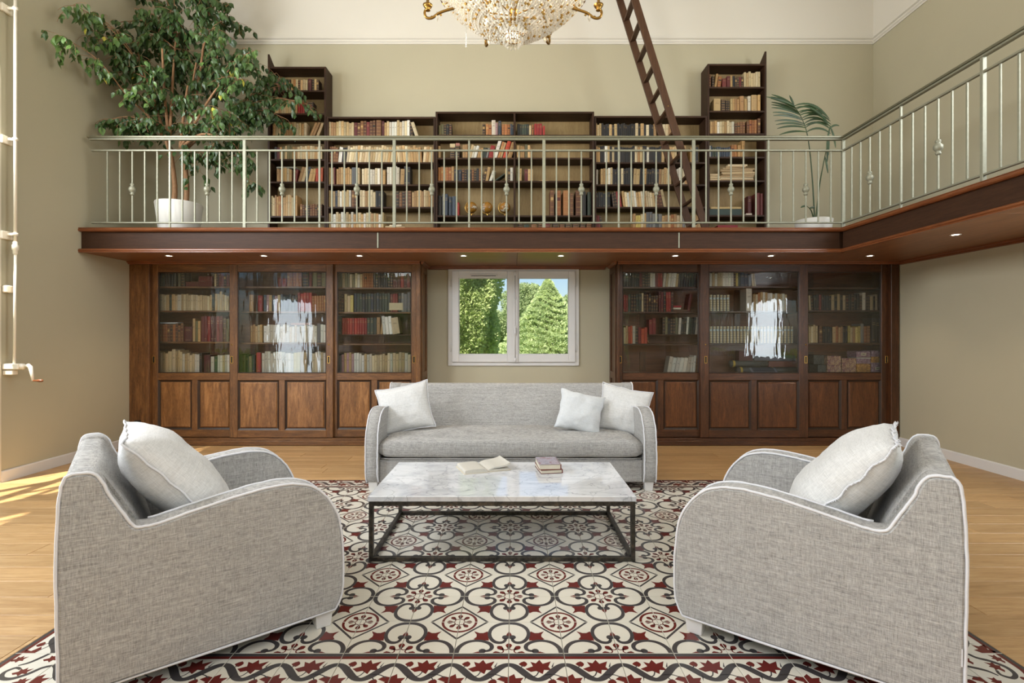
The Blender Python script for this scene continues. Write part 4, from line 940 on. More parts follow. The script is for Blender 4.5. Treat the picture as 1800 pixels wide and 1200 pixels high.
# globes
for i,(px,ax) in enumerate(((829,-1),(856.5,-1),(887.5,-1))):
    X0,Y0,Z0=XX(px,6.90),6.90,ZZ(379,YU)+.0012
    e=empty('small_globe',(X0,Y0,Z0),label=('small ochre globe on a brass arc, leftmost of three','small ochre globe on a brass arc, middle of three','small ochre globe on a brass arc, rightmost, nearest the divider')[i],cat='globe',group='three small globes')
    r=.075; zc=.125
    mb=MB(); mb.lathe([(0,0),(.028,0),(.026,.006),(.008,.010),(.006,.02),(.010,.028),(.005,.034),(.005,.05)],(0,0,0),14); mb.build('stand',M['brass'],e,world=False)
    mb=MB(); mb.tube([(-(r+.013)*math.sin(a)*1,0,zc-(r+.013)*math.cos(a)) for a in [R(q) for q in range(-25,146,10)]],.0065,6); mb.build('arc',M['brass'],e,world=False)
    t_=bpy.data.materials.get('globe_map')
    if t_ is None:
        g_=NT('globe_map'); n_=g_.noise(g_.coord((1,1,1)),14,4,.6); g_.set(Base_Color=g_.ramp(n_,[(.0,(136,92,28)),(.55,(158,110,38)),(.57,(70,50,30)),(.6,(214,206,190)),(.7,(120,100,60))]),Roughness=.35); t_=g_.mat
    mb=MB(); mb.lathe([(r*math.sin(R(a)),-r*math.cos(R(a))) for a in range(0,181,12)],(0,0,0),20); o=mb.build('sphere',t_,e,world=False); o.location=(0,0,zc); o.rotation_euler=(R(23),.3,R(i*70))
# ---------------- the small window in the back wall ----------------
win=struct(empty('window_1',((WX0+WX1)/2,YB,WZ0)))
w7=lambda px: XX(px,YB); z7=lambda py: ZZ(py,YB)
def frame4(mb,x0,x1,z0,z1,t,y0,y1,ch=.003,tb=None):
    tb=tb or t; mb.box(x0,x0+t,y0,y1,z0,z1,ch=ch); mb.box(x1-t,x1,y0,y1,z0,z1,ch=ch); mb.box(x0+t,x1-t,y0+.0005,y1-.0005,z0,z0+tb,ch=ch); mb.box(x0+t,x1-t,y0+.0005,y1-.0005,z1-tb,z1,ch=ch)
mb=MB(); frame4(mb,w7(788),w7(1017.5),z7(642.5),z7(469),.062,YB-.022,YB+.03); fr=mb.build('window_frame',M['gloss'],win)
mb=MB(); frame4(mb,WX0,WX1,WZ0,WZ1,.02,YB+.03,YB+TH); mb.build('reveal_lining',M['gloss'],win)
for (a,b,ga,gb2) in ((795,903,807,892),(903.4,1010.5,912,999)):
    mb=MB(); y0,y1=YB-.045,YB+.012; Z0,Z1=z7(636),z7(476.5); gz0,gz1=z7(622.5),z7(489)
    mb.box(w7(a),w7(ga),y0,y1,Z0,Z1,ch=.004); mb.box(w7(gb2),w7(b),y0,y1,Z0,Z1,ch=.004)
    mb.box(w7(ga),w7(gb2),y0+.0005,y1,Z0,gz0,ch=.004); mb.box(w7(ga),w7(gb2),y0+.0005,y1,gz1,Z1,ch=.004)
    s_=mb.build('sash',M['gloss'],win)
    mb=MB(); frame4(mb,w7(ga)-.001,w7(gb2)+.001,gz0-.001,gz1+.001,.009,y0+.012,y1-.004); mb.build('glazing_bead',M['gloss'],s_)
    mb=MB(); mb.box(w7(ga),w7(gb2),y0+.026,y0+.030,gz0,gz1); mb.build('pane',M['wglass'],s_)
mb=MB(); mb.tube([(w7(905.5),YB-.062,z7(633)),(w7(905.5),YB-.062,z7(479))],.007,10); 
for py in (481,523,577,632): mb.lathe([(.007,-.03),(.014,-.022),(.011,-.01),(.019,0),(.011,.01),(.014,.022),(.007,.03)],(w7(905.5),YB-.062,z7(py)),12)
mb.box(w7(901),w7(910),YB-.058,YB-.040,z7(636),z7(476.5),ch=.003)
rod=mb.build('bolt_rod',M['gloss'],win)
mb=MB(); mb.lathe([(.006,0),(.015,.01),(.013,.03),(.018,.05),(.011,.085),(.004,.10)],(w7(905.5),YB-.085,z7(577)),12,M=Matrix.Rotation(R(180),4,'X')); mb.build('bolt_handle',M['gloss'],rod)
for px,py in ((793,498),(793,612),(1012,498),(1012,612)):
    mb=MB(); mb.lathe([(.0,-.048),(.007,-.045),(.007,.045),(.0,.048)],(w7(px),YB-.032,z7(py)),8); mb.build('hinge',M['gloss'],win)
mb=MB(); mb.box(w7(827),w7(874),YB-.060,YB-.045,z7(486.5),z7(482.5),ch=.003); mb.box(w7(829),w7(872),YB-.0605,YB-.0598,z7(486),z7(485),mat=1); mb.build('trickle_vent',[M['gloss'],M['iron']],win)
# other windows of the room (nearer than the photo shows; they give the daylight and the reflections)
def side_window(name, X0, ya,yb,za,zb, ny, nz, thick=.06, arch=False):
    w=struct(empty(name,(X0,(ya+yb)/2,za))); mb=MB(); xa,xb=X0-thick/2,X0+thick/2; t_=.07
    if arch:
        r=(yb-ya)/2; zs=zb-r; yc=(ya+yb)/2
        mb.box(xa,xb,ya,ya+t_,za,zs); mb.box(xa,xb,yb-t_,yb,za,zs); N=18
        for k in range(N):
            a0,a1=math.pi*k/N,math.pi*(k+1)/N
            mb.prism([(yc+rr*math.cos(a),zs+rr*math.sin(a)) for rr,a in ((r,a0),(r,a1),(r-t_,a1),(r-t_,a0))],lambda u,v,q:(q,u,v),xa,xb)
        mb.box(xa,xb,ya+t_,yb-t_,2.33,2.55)
        for zz_ in (3.2,3.96): mb.box(xa,xb,ya+t_,yb-t_,zz_,zz_+.05)
        mb.box(xa,xb,yc-.05,yc+.05,za,4.9); mb.box(xa,xb,ya+t_,yb-t_,za,.5)
        for q in (ya+.5,yb-.5): mb.box(xa+.01,xb-.01,q-.02,q+.02,2.5,4.6)
    else:
        mb.box(xa,xb,ya,ya+t_,za,zb); mb.box(xa,xb,yb-t_,yb,za,zb); mb.box(xa,xb,ya+t_,yb-t_,za,za+t_); mb.box(xa,xb,ya+t_,yb-t_,zb-t_,zb)
        for k in range(1,ny): q=ya+(yb-ya)*k/ny; mb.box(xa,xb,q-.03,q+.03,za+t_,zb-t_)
        for k in range(1,nz): q=za+(zb-za)*k/nz; mb.box(xa+.002,xb-.002,ya+t_,yb-t_,q-.025,q+.025)
    mb.build('window_frame',M['gloss'],w)
    return w
side_window('window_2',XL-.2,2.95,4.94,-.02,4.95,1,1,arch=True)
side_window('window_3',XL-.2,.5,2.49,-.02,4.95,1,1,arch=True)
side_window('window_4',XR+.2,2.4,4.3,.95,2.2,2,1); side_window('window_5',XR+.2,-.6,1.3,.95,2.2,2,1)
side_window('window_6',XR+.2,2.4,4.3,3.3,5.3,2,2); side_window('window_7',XR+.2,-.6,1.3,3.3,5.3,2,2)
for i,o_ in enumerate(FO):
    w=struct(empty('window_%d'%(8+i),((o_[0]+o_[1])/2,YF-.2,o_[2]))); mb=MB(); frame4(mb,o_[0],o_[1],o_[2]+.001,o_[3],.07,YF-.23,YF-.17); xc=(o_[0]+o_[1])/2; mb.box(xc-.05,xc+.05,YF-.23,YF-.17,o_[2]+.07,o_[3]-.07); mb.build('window_frame',M['gloss'],w)
# arched white casing of the near left window, its edge just inside the frame of the photo
yc_,r_=3.945,1.001; P=[(yc_+r_,0.02)]+[(yc_+r_*math.cos(R(a)),3.96+r_*math.sin(R(a))) for a in range(0,181,6)]+[(yc_-r_,0.02)]
r2_=.985; Pi=[(yc_+r2_,0.02)]+[(yc_+r2_*math.cos(R(a)),3.96+r2_*math.sin(R(a))) for a in range(0,181,6)]+[(yc_-r2_,0.02)]
mb=MB(); n_=len(P)
for k in range(n_-1):
    mb.prism([P[k],P[k+1],Pi[k+1],Pi[k]],lambda u,v,w:(w,u,v),XL,XL+.010)
struct(mb.build('trim_3',M['reveal'],fix=True))

# ---------------- crank rod on the left wall ----------------
xp,yp=-4.95,4.995
e=empty('window_crank_rod',(xp,yp,1.16),label='tall thin white rod with crank gear, fixed to the left wall',cat='window crank')
zj=ZZ(435,yp)
mb=MB(); mb.tube([(xp,yp,zj),(xp+.0,yp,4.9)],.014,10); mb.build('upper_rod',M['pipe'],e)
mb=MB(); mb.tube([(xp-.01,yp,ZZ(640,yp)),(xp,yp,zj)],.012,10); mb.build('lower_rod',M['pipe'],e)
mb=MB(); mb.lathe([(.014,-.07),(.02,-.06),(.02,-.03),(.028,-.02),(.028,.02),(.02,.03),(.02,.05),(.014,.06)],(xp,yp,zj),12); mb.build('joint',M['pipe'],e)
for py in (15,245,412):
    z=ZZ(py,yp); mb=MB(); mb.box(XL+.001,XL+.03,yp-.06,yp+.05,z-.05,z+.03,ch=.006); mb.box(XL+.02,xp,yp-.012,yp+.012,z-.012,z+.012,ch=.003); mb.lathe([(.022,-.014),(.024,0),(.022,.014)],(xp,yp,z),12)
    b=mb.build('wall_bracket',M['pipe'],e)
z=ZZ(508,yp); mb=MB(); mb.box(XL+.001,XL+.06,yp-.04,yp+.03,z-.035,z+.035,ch=.008); mb.build('wall_block',M['pipe'],e)
z=ZZ(645,yp); mb=MB(); mb.box(XL+.001,xp+.06,yp-.04,yp+.03,z-.022,z+.035,ch=.008); mb.box(XL+.001,XL+.10,yp-.03,yp+.03,z-.075,z-.03,ch=.005); mb.lathe([(.0,0),(.026,.005),(.03,.03),(.02,.045)],(xp+.05,yp,z+.005),12,M=Matrix.Rotation(R(90),4,'Y')); mb.build('gear_box',M['pipe'],e)
mb=MB(); mb.tube([(xp+.09,yp,z+.008),(xp+.13,yp,z+.016),(xp+.15,yp,z-.0),(xp+.165,yp,z-.07),(xp+.175,yp,z-.135)],[.012,.02,.02,.015,.011],10); cr=mb.build('crank_arm',M['pipe'],e)
mb=MB(); mb.lathe([(.0,0),(.009,.004),(.008,.03),(.016,.065),(.012,.095),(0,.105)],(xp+.175,yp,z-.135),12,M=Matrix.Rotation(R(90),4,'Y')); mb.build('crank_handle',M['trimwood'],cr)

# socket on the left filler board
sx,sz=XX(243,YC),ZZ(744,YC); e=empty('wall_socket',(sx,YC-.004,sz),label='black power socket low on the dark board at the left',cat='socket')
mb=MB(); mb.box(sx-.042,sx+.042,YC-.014,YC-.0045,sz-.042,sz+.042,ch=.003); mb.build('plate',M['black'],e)
mb=MB(); mb.lathe([(.019,0),(.021,.003),(.019,.003),(.017,-.0)],(sx,YC-.0145,sz),16,M=Matrix.Rotation(R(90),4,'X')); mb.build('round_inset',M['iron'],e)

# ---------------- seating ----------------
prof=[(-.008,.08),(-.012,.30),(-.016,.577),(-.012,.75),(-.004,.86),(.012,.912),(.05,.921),(.092,.912),(.118,.878),(.135,.83),(.175,.755),(.212,.688),(.240,.674),(.30,.676),(.43,.702),(.60,.732),(.74,.746),(.84,.738),(.92,.705),(.99,.630),(1.035,.530),(1.052,.40),(1.056,.27),(1.05,.155),(1.018,.085)]
PR=catmull(prof,4)
BT=[(.5,.085+.0)]
def outline(): return PR+[(1.0,.082),(.5,.08),(0,.078)]
def seat(name, width, loc, rz, label, cat, group=None, seedx=0, ncush=1):
    root=empty(name,loc,rz,label=label,cat=cat,group=group); hw=width/2; PT=.115; rg=random.Random(seedx)
    ol=outline(); n=len(ol)
    def nrm(i):
        a,b=ol[i-1],ol[(i+1)%n]; dx,dz=b[0]-a[0],b[1]-a[1]; l=math.hypot(dx,dz) or 1; return (dz/l,-dx/l)     # inward for this winding
    area=sum(ol[i-1][0]*ol[i][1]-ol[i][0]*ol[i-1][1] for i in range(n)); sg=1 if area<0 else -1
    ins=lambda d_: [(p[0]+nrm(i)[0]*d_*sg,p[1]+nrm(i)[1]*d_*sg) for i,p in enumerate(ol)]
    O,I=ol,ins(.012)
    for sgn in (-1,1):
        mb=MB(); rings=[]
        ya=sgn*hw; yb=sgn*(hw-PT)
        for pts,y in ((I,ya+sgn*.006),(O,ya-sgn*.006),(O,yb+sgn*.006),(I,yb)):
            rings.append([(p[0],y,p[1]) for p in pts])
        vs=[v for r in rings for v in r]; fs=[]
        for k in range(3):
            for i in range(n): fs.append((k*n+i,k*n+(i+1)%n,(k+1)*n+(i+1)%n,(k+1)*n+i))
        fs.append(tuple(range(n))); fs.append(tuple(3*n+i for i in range(n))[::-1])
        mb.add(vs,fs[:-2],0,smooth=True); k0=len(mb.v)-len(vs)
        from mathutils.geometry import tessellate_polygon as tess
        for q_ in (0,3):
            for tr_ in tess([[Vector((p[0],p[1],0)) for p in I]]): mb.f.append(tuple(k0+q_*n+i for i in (tr_ if q_==0 else tr_[::-1]))); mb.m.append(0); mb.c.append((1,1,1)); mb.s.append(False)
        o=mb.build('side_panel',M['linen'],root,world=False,fix=True)
        ed={tuple(sorted((p_.vertices[i],p_.vertices[i-1]))) for p_ in o.data.polygons if len(p_.vertices)==3 for i in range(3)}
        for e_ in o.data.edges:
            if tuple(sorted(e_.vertices)) in ed: e_.use_edge_sharp=True
        for nm2,y in (('outer_piping',ya-sgn*.002),('inner_piping',yb+sgn*.002)):
            pts=[(p[0]+rg.uniform(-.0012,.0012),y+rg.uniform(-.002,.002),p[1]+rg.uniform(-.0012,.0012)) for p in (PR if nm2[0]=='o' else PR[50:])]
            if nm2[0]=='o': pts=[(x,y,z) for x,z in ((1.0,.082),(.75,.078),(.5,.08),(.25,.077),(0,.078))][::-1][:0]+pts+[(.75,y,.08),(.5,y,.078),(.25,y,.08),(.0,y,.077)]
            m2=MB(); m2.tube(pts,.0062,7,closed=(nm2[0]=='o')); m2.build('piping',M['piping'],o,world=False)
    # backrest: hump plus sloping inner face, full width between the panels
    bp=[(0,.078),(-.012,.30),(-.016,.577),(-.012,.75),(-.004,.86),(.012,.908),(.05,.916),(.092,.908),(.120,.875),(.16,.80),(.215,.70),(.27,.56),(.31,.42),(.31,.25),(.30,.12)]
    bq=catmull(bp,3); mb=MB(); ny=max(6,int(width*14)); vs=[]; W2=hw-PT+.004
    for j in range(ny+1):
        y=-W2+2*W2*j/ny; q=abs(2*j/ny-1)
        for (a,b) in bq:
            dz=.006*noise.noise(Vector((y*3,b*4,seedx))) if b>.3 else 0
            fold=.012*math.exp(-((y+.0-(-.30 if width>1.5 else 9))/.028)**2)*max(0,1-abs(b-.6)/.16) if a>.15 else 0
            vs.append((a+(dz*1.5 if a>.1 else 0)-fold, y, b-(.006*(1-q**6) if b>.88 else 0)*0+dz*.4))
    m_=len(bq); fs=[(j*m_+i,j*m_+i+1,(j+1)*m_+i+1,(j+1)*m_+i) for j in range(ny) for i in range(m_-1)]
    fs+=[tuple(range(m_)),tuple(ny*m_+i for i in range(m_))[::-1]]; fs+=[(j*m_,(j+1)*m_,(j+1)*m_+m_-1,j*m_+m_-1) for j in range(ny)]
    mb.add(vs,fs,0,smooth=True); o=mb.build('backrest',M['linen'],root,world=False,fix=True); o.data.set_sharp_from_angle(angle=R(60))
    for a,b in ():
        m2=MB(); m2.tube([(a,-W2+2*W2*j/24,b+rg.uniform(-.002,.002)) for j in range(25)],.0045,6); m2.build('top_seam_piping',M['linenw'],o,world=False)
    # base skirt and seat cushion
    mb=MB(); mb.box(.28,1.0,-W2,W2,.075,.288,ch=.01); bevel(mb.build('base',M['linen'],root,world=False),.012,2)
    for c_ in range(ncush):
        cw=2*W2-.012; x0,x1,z0,z1=.27,1.028,.292,.488
        nx_,ny_=14,int(16+width*10); vs=[];fs=[]
        mb=MB()
        def sq(u,k=.82):  return math.copysign(abs(u)**k,u)
        # rounded slab: cross-section in x-z as superellipse swept along y with crown
        for j in range(ny_+1):
            v=2*j/ny_-1; y=v*cw/2; endf=(1-abs(v)**(22 if width>1.5 else 12))**.5 if abs(v)<1 else 0
            for k in range(36):
                a=2*math.pi*k/36; cx_,sz_=math.cos(a),math.sin(a); n4=.38
                X_=math.copysign(abs(cx_)**n4,cx_); Z_=math.copysign(abs(sz_)**n4,sz_)
                hx,hz=(x1-x0)/2,(z1-z0)/2
                crown=.028*(1-v*v)*max(0,Z_)*(1-X_*X_*.7)+.006*noise.noise(Vector((X_*1.5,v*5,seedx)))
                ex=endf*.12+.88 if endf>0 else .88
                vs.append(((x0+x1)/2+X_*hx*(1-.03*(1-endf)),y,(z0+z1)/2+Z_*hz*(.55+.45*endf)+crown+(-.012*v*v*0)))
        for j in range(ny_):
            for k in range(36): fs.append((j*36+k,j*36+(k+1)%36,(j+1)*36+(k+1)%36,(j+1)*36+k))
        fs+=[tuple(range(36)),tuple(ny_*36+k for k in range(36))[::-1]]
        mb.add(vs,fs,0,smooth=True); cu=mb.build('seat_cushion',M['linen'],root,world=False,fix=True)
        for zz_ in (z0+.012,):
            m2=MB(); xf=x1-.004; pts=[(xf-(.03 if abs(y_)>cw/2-.05 else 0),y_,zz_+(.006*(1-(2*y_/cw)**2) if zz_>z0+.1 else 0)) for y_ in [-cw/2+.006+(cw-.012)*q/30 for q in range(31)]]
            m2.tube(pts,.0045,6); m2.build('cushion_piping',M['linen'] ,cu,world=False)
    for lx in (.07,.968):
        for s_ in (-1,1):
            y=s_*(hw-.058); mb=MB(); t0,t1=.046,.034
            mb.add([(lx-t1,y-t1,0),(lx+t1,y-t1,0),(lx+t1,y+t1,0),(lx-t1,y+t1,0),(lx-t0,y-t0,.11),(lx+t0,y-t0,.11),(lx+t0,y+t0,.11),(lx-t0,y+t0,.11)],[(0,3,2,1),(4,5,6,7),(0,1,5,4),(1,2,6,5),(2,3,7,6),(3,0,4,7)])
            bevel(mb.build('leg',M['gloss'],root,world=False),.004,2)
    return root
Z0=.0003
sofa=seat('sofa',2.69,(-.02,5.685,Z0),R(-90),'long light grey linen sofa with white piping under the small window','sofa',None,3)
def chair(name,P,Q,w,left,label,sd_):
    a=math.atan2(Q[1]-P[1],Q[0]-P[0]); u=Vector((math.cos(a),math.sin(a))); nv=Vector((-u.y,u.x)) if left else Vector((u.y,-u.x))
    if nv.y<0: nv=-nv
    c=Vector(P)+nv*w/2
    return seat(name,w,(c.x,c.y,Z0),a,label,'armchair','pair of linen armchairs',sd_),u,nv,c
ch1,u1,n1,c1=chair('armchair',(-1.69,1.88),(-.897,2.49),.97,True,'grey linen armchair at the left, angled towards the table',11)
ch2,u2,n2,c2=chair('armchair',(1.642,1.841),(.816,2.45),.97,False,'grey linen armchair at the right, with small cloth tag near its rear seam',12)
# cloth tag on the right chair
s_=-1 if (Matrix.Rotation(ch2.rotation_euler.z,3,'Z')@Vector((0,1,0))).y>0 else 1
mb=MB(); mb.box(-.004,.040,s_*.4885,s_*.4905,.235,.30); mb.build('cloth_tag',M['piping'],ch2,world=False)

def pillow(name, w,h,t_, loc, ex, ez, mat, label, group=None, pipe=True, sd_=0, frill=False, pinch=.10):
    ex=Vector(ex).normalized(); ez=Vector(ez); ez=(ez-ex*ez.dot(ex)).normalized(); ey=ez.cross(ex)
    Mx_=Matrix((ex,ey,ez)).transposed().to_4x4(); Mx_.translation=Vector(loc)
    N=26; mb=MB(); vs=[]; idx={}
    def P(u,v,s):
        au,av=abs(u),abs(v)
        x=w/2*u*(1-pinch*(1-v*v)*au**2); z=h/2*v*(1-pinch*(1-u*u)*av**2)
        k=max(0,(1-au**2.6))*max(0,(1-av**2.6)); th=t_/2*k**.52
        th*=1+.10*noise.noise(Vector((u*2.2+sd_,v*2.2,s)))
        rad=math.sqrt(u*u+v*v); ang=math.atan2(v,u)
        th+=.006*noise.noise(Vector((u*6,v*6,sd_+s)))*min(1,k*3)
        x+=.008*noise.noise(Vector((v*3,sd_,1))); z+=.008*noise.noise(Vector((u*3,sd_,2)))
        return (x,s*th+.012*noise.noise(Vector((u*1.5,v*1.5,sd_+7))),z)
    for s in (1,-1):
        for i in range(N+1):
            for j in range(N+1):
                u,v=2*i/N-1,2*j/N-1
                if s==-1 and (i in(0,N) or j in (0,N)): idx[(s,i,j)]=idx[(1,i,j)]; continue
                idx[(s,i,j)]=len(vs); vs.append(P(u,v,s))
    fs=[]
    for s in (1,-1):
        for i in range(N):
            for j in range(N):
                q=(idx[(s,i,j)],idx[(s,i+1,j)],idx[(s,i+1,j+1)],idx[(s,i,j+1)]); fs.append(q if s==-1 else q[::-1])
    mb.add(vs,fs,0,smooth=True); o=mb.build(name,M[mat],None,world=False,fix=True); o.matrix_world=Mx_
    tag(o,label,'cushion',group)
    if pipe:
        e_=[(i,0) for i in range(N)]+[(N,j) for j in range(N)]+[(i,N) for i in range(N,0,-1)]+[(0,j) for j in range(N,0,-1)]
        rg=random.Random(sd_); m2=MB(); pts=[]
        for k,(i,j) in enumerate(e_):
            p=Vector(vs[idx[(1,i,j)]]); q=p*1.012; q.y+=.004*math.sin(k*1.3)*(1.6 if frill else .7); pts.append(q)
        m2.tube(pts,.0048,6,closed=True)
        if frill:
            for k in range(0,len(pts)*3):
                a=pts[int(k/3)%len(pts)].lerp(pts[(int(k/3)+1)%len(pts)],(k%3)/3); d_=Vector(a).normalized(); m2.tube([a,a*1.0+d_*.012+Vector((rg.uniform(-.004,.004),rg.uniform(-.006,.006),rg.uniform(-.004,.004)))],.0016,3)
        m2.build('edge_piping',M['piping'],o,world=False)
    return o
# sofa cushions
pillow('cushion',.54,.50,.19,PX(712,717,5.12),(1,.14,.20),(-.20,.40,1),'linenw','pale linen cushion leaning in the left corner of the sofa',sd_=1,frill=False)
pillow('cushion',.47,.42,.16,PX(1020,724,5.03),(1,.04,-.25),(.22,.42,1),'cotton','smaller pale cotton cushion on the right, in front of the bigger one',pipe=False,sd_=4)
pillow('cushion',.52,.50,.18,PX(1096,721,5.16),(1,-.2,-.21),(.22,.38,1),'linenw','pale linen cushion in the right corner of the sofa',sd_=9)
# armchair cushions, leaning on the backrests
for (c,u,nv,lab,sd_,fr,dx) in ((c1,u1,n1,'big pale linen cushion leaning in the left armchair',21,False,-.02),(c2,u2,n2,'big pale linen cushion with frayed edge in the right armchair',33,True,-.04)):
    b=Vector((c.x,c.y,0))+Vector((u.x,u.y,0))*.395+Vector((nv.x,nv.y,0))*dx
    back=Vector((u.x,u.y,0)); side=Vector((nv.x,nv.y,0))
    rl=.0
    pillow('cushion',.68,.66,.27,(b.x,b.y,.745),side+Vector((0,0,rl)),Vector((0,0,1))-back*.85,'linenw',lab,sd_=sd_,frill=fr,pinch=.05)

# ---------------- coffee table ----------------
tx0,tx1,ty0,ty1,tz=-.930,.788,3.206,4.078,.421
e=empty('coffee_table',((tx0+tx1)/2,(ty0+ty1)/2,0),label='low coffee table with white veined marble top and raw steel frame',cat='coffee table')
mb=MB(); mb.box(tx0,tx1,ty0,ty1,tz-.036,tz,ch=.003); bevel(mb.build('marble_top',M['marble'],e),.002,2)
t_=.028; a0,a1,b0,b1=tx0+.006,tx1-.006,ty0+.006,ty1-.006; zt=tz-.0365
for x in (a0,a1-t_):
    for y in (b0,b1-t_):
        mb=MB(); mb.box(x,x+t_,y,y+t_,.0005,zt,ch=.0015); mb.build('leg',M['steel'],e)
for y in (b0,b1-t_):
    for z in (.0005,zt-t_): mb=MB(); mb.box(a0+t_,a1-t_,y,y+t_,z,z+t_,ch=.0015); mb.build('long_bar',M['steel'],e)
for x in (a0,a1-t_):
    for z in (.0005,zt-t_): mb=MB(); mb.box(x,x+t_,b0+t_,b1-t_,z,z+t_,ch=.0015); mb.build('short_bar',M['steel'],e)
# open book
ob=empty('open_book',(0,0,0),label='open old book lying on the marble top',cat='book')
Mo=Matrix.Translation(Vector((-.232,3.88,tz+.0006)))@Matrix.Rotation(R(21),4,'Z')
ob.matrix_world=Mo
mb=MB(); th=.030   # left block: thick, right block: fanned up
def blk(pr,y0,y1,mat=0): mb.prism(pr,lambda u,v,w:(u,w,v),y0,y1,mat)
mb.prism([(-.185,0),(0,0),(0,.003),(-.185,.003)],lambda u,v,w:(u,w,v),-.125,.125); mb.prism([(0,0),(.185,0.0),(.185,.003),(0,.003)],lambda u,v,w:(u,w,v),-.125,.125)
mb.build('cover',M['paper'],ob,world=False,fix=True)
mb=MB(); L=[(-.176,.004),(-.17,.026),(-.12,.031),(-.05,.031),(-.015,.024),(0,.006)]; blk(catmull(L,4)+[(0,.003),(-.176,.003)],-.12,.12); mb.build('left_pages',M['pages'],ob,world=False,fix=True)
mb=MB(); L=[(0,.006),(.012,.022),(.05,.034),(.10,.038),(.15,.046),(.178,.058)]; q=catmull(L,4); lo=[(a,max(.004,b-.010-a*.02)) for a,b in q]; blk(q+lo[::-1],-.12,.12); mb.build('right_pages',M['pages'],ob,world=False,fix=True)
mb=MB(); L=[(.01,.012),(.05,.018),(.10,.016),(.17,.012)]; q=catmull(L,4); blk(q+[(.17,.004),(.01,.004)],-.12,.12); mb.build('lower_pages',M['pages'],ob,world=False,fix=True)
# two closed books
for i,(h_,z,rz,col,pc,lab,dx) in enumerate(((.028,tz+.0006,9,(110,40,32),(206,186,150),'lower of the two closed old books, dark red cover, on marble top',.002),(.040,tz+.0296,5,(120,52,40),(222,206,172),'upper closed old book with worn lilac grey cover, on the red one',-.003))):
    root=empty('closed_book',(.268+dx,3.845,z),R(rz),label=lab,cat='book'); w,d=.165,.115
    mb=MB(); cv=lin(col); top=lin(col if i==0 else (150,138,142))
    mb.box(-w/2,w/2,-d,d,0,.003,0,cv,ch=.001); mb.box(-w/2,w/2,-d,d,h_-.003,h_,0,top,ch=.001); mb.box(w/2-.004,w/2+.002,-d,d,.001,h_-.001,0,cv,ch=.001)
    mb.build('cover',M['book'],root,world=False)
    mb=MB(); mb.box(-w/2+.004,w/2-.005,-d+.004,d-.004,.0032,h_-.0032); mb.build('pages',M['paper'],root,world=False)
    if i==1:
        g_=NT('worn_marbled_cover'); n_=g_.noise(g_.coord((1,1,1)),22,5,.7,1.0); g_.set(Base_Color=g_.ramp(n_,[(.35,(120,108,114)),(.5,(176,168,176)),(.62,(128,70,60))]),Roughness=.3)
        mb=MB(); mb.box(-w/2+.002,w/2-.012,-d+.002,d-.002,h_+.0001,h_+.0006); mb.build('cover_paper',g_.mat,root,world=False)

# ---------------- ladder ----------------
e=empty('library_ladder',(2.37,6.37,ZM),label='tall dark brown wooden ladder leaning across the gallery bookshelves',cat='ladder')
top=Vector((1.14,0,ZC-.012)); bot=Vector((2.372,0,ZM+.002)); ax=(top-bot).normalized(); pr_=Vector((ax.z,0,-ax.x))
def slab(mb,p,q,wv,y0,y1,ch=0):
    n_=pr_*wv/2; vs=[]
    for y in (y0,y1):
        for c_ in (p-n_,p+n_,q+n_,q-n_): vs.append((c_.x,y,c_.z))
    mb.add(vs,[(0,1,2,3),(7,6,5,4),(0,4,5,1),(1,5,6,2),(2,6,7,3),(3,7,4,0)])
for y0,y1 in ((6.135,6.165),(6.575,6.605)):
    mb=MB(); slab(mb,bot+ax*.02,top-ax*.05,.088,y0,y1); bevel(mb.build('side_rail',M['ladder'],e,fix=True),.004,1)
L_=(top-bot).length; k=0; s_=.18
while s_<L_-.1:
    c_=bot+ax*s_; mb=MB(); slab(mb,c_-ax*.011,c_+ax*.011,.07,6.166,6.574); mb.build('rung',M['ladder'],e,fix=True); s_+=.283; k+=1
c_=bot+ax*1.62; mb=MB(); mb.lathe([(0,.0),(.007,.0),(.005,.003),(0,.004)],(c_.x,6.1345,c_.z),10,M=Matrix.Rotation(R(90),4,'X')); mb.build('screw_head',M['brass'],e,fix=True)
tr=struct(MB().box(.9,1.4,6.0,6.75,ZC-.012,ZC-.001).build('trim_4',M['white']))
# ---------------- ficus tree ----------------
rg=random.Random(42)
fx,fy=XX(315,6.35),6.35
e=empty('potted_ficus_tree',(fx,fy,ZM),label='big leafy weeping fig tree in a white pot at the left end of the gallery',cat='potted tree')
mb=MB(); mb.lathe([(.0,.0),(.20,.0),(.215,.02),(.262,.40),(.258,.41),(.248,.405),(.245,.36),(0,.36)],(fx,fy,ZM+.001),32); mb.build('pot',M['pot'],e)
mb=MB(); mb.lathe([(.243,.362),(.12,.372),(0,.375)],(fx,fy,ZM+.001),20); mb.build('soil',M['soil'],e,fix=True)
tips=[(108,64),(130,8),(150,62),(180,82),(212,98),(192,128),(186,212),(214,216),(244,232),(262,208),(262,60),(300,18),(335,58),(378,48),(430,84),(458,112),(300,90),(400,128),(352,140),(268,120),(300,150),(330,170),(400,196),(440,176),(455,215),(428,250),(398,296),(440,322),(352,302),(372,262),(300,215),(238,160),(346,-30),(262,-60),(402,8),(205,40),(235,14),(470,150),(486,128),(515,148),(540,182),(505,210),(320,110),(375,100),(430,140),(285,186),(345,220),(225,60),(350,20),(290,50),(420,40),(385,160),(445,90),(312,130),(250,95),(405,230),(160,20),(245,-20),(300,-50),(390,-40),(330,-80),(465,190),(380,75),(272,155),(340,100),(360,185)]
def depth_of(px): # the crown leans a little towards the viewer at its left end, where the wall is
    d=6.35+rg.uniform(-.5,.45)
    if px<230: d=min(d,5.02*F/(CX-px)-.12+rg.uniform(-.15,.05))
    if px>455: d=rg.uniform(6.35,6.62)
    return d
mb=MB(); stems=[]
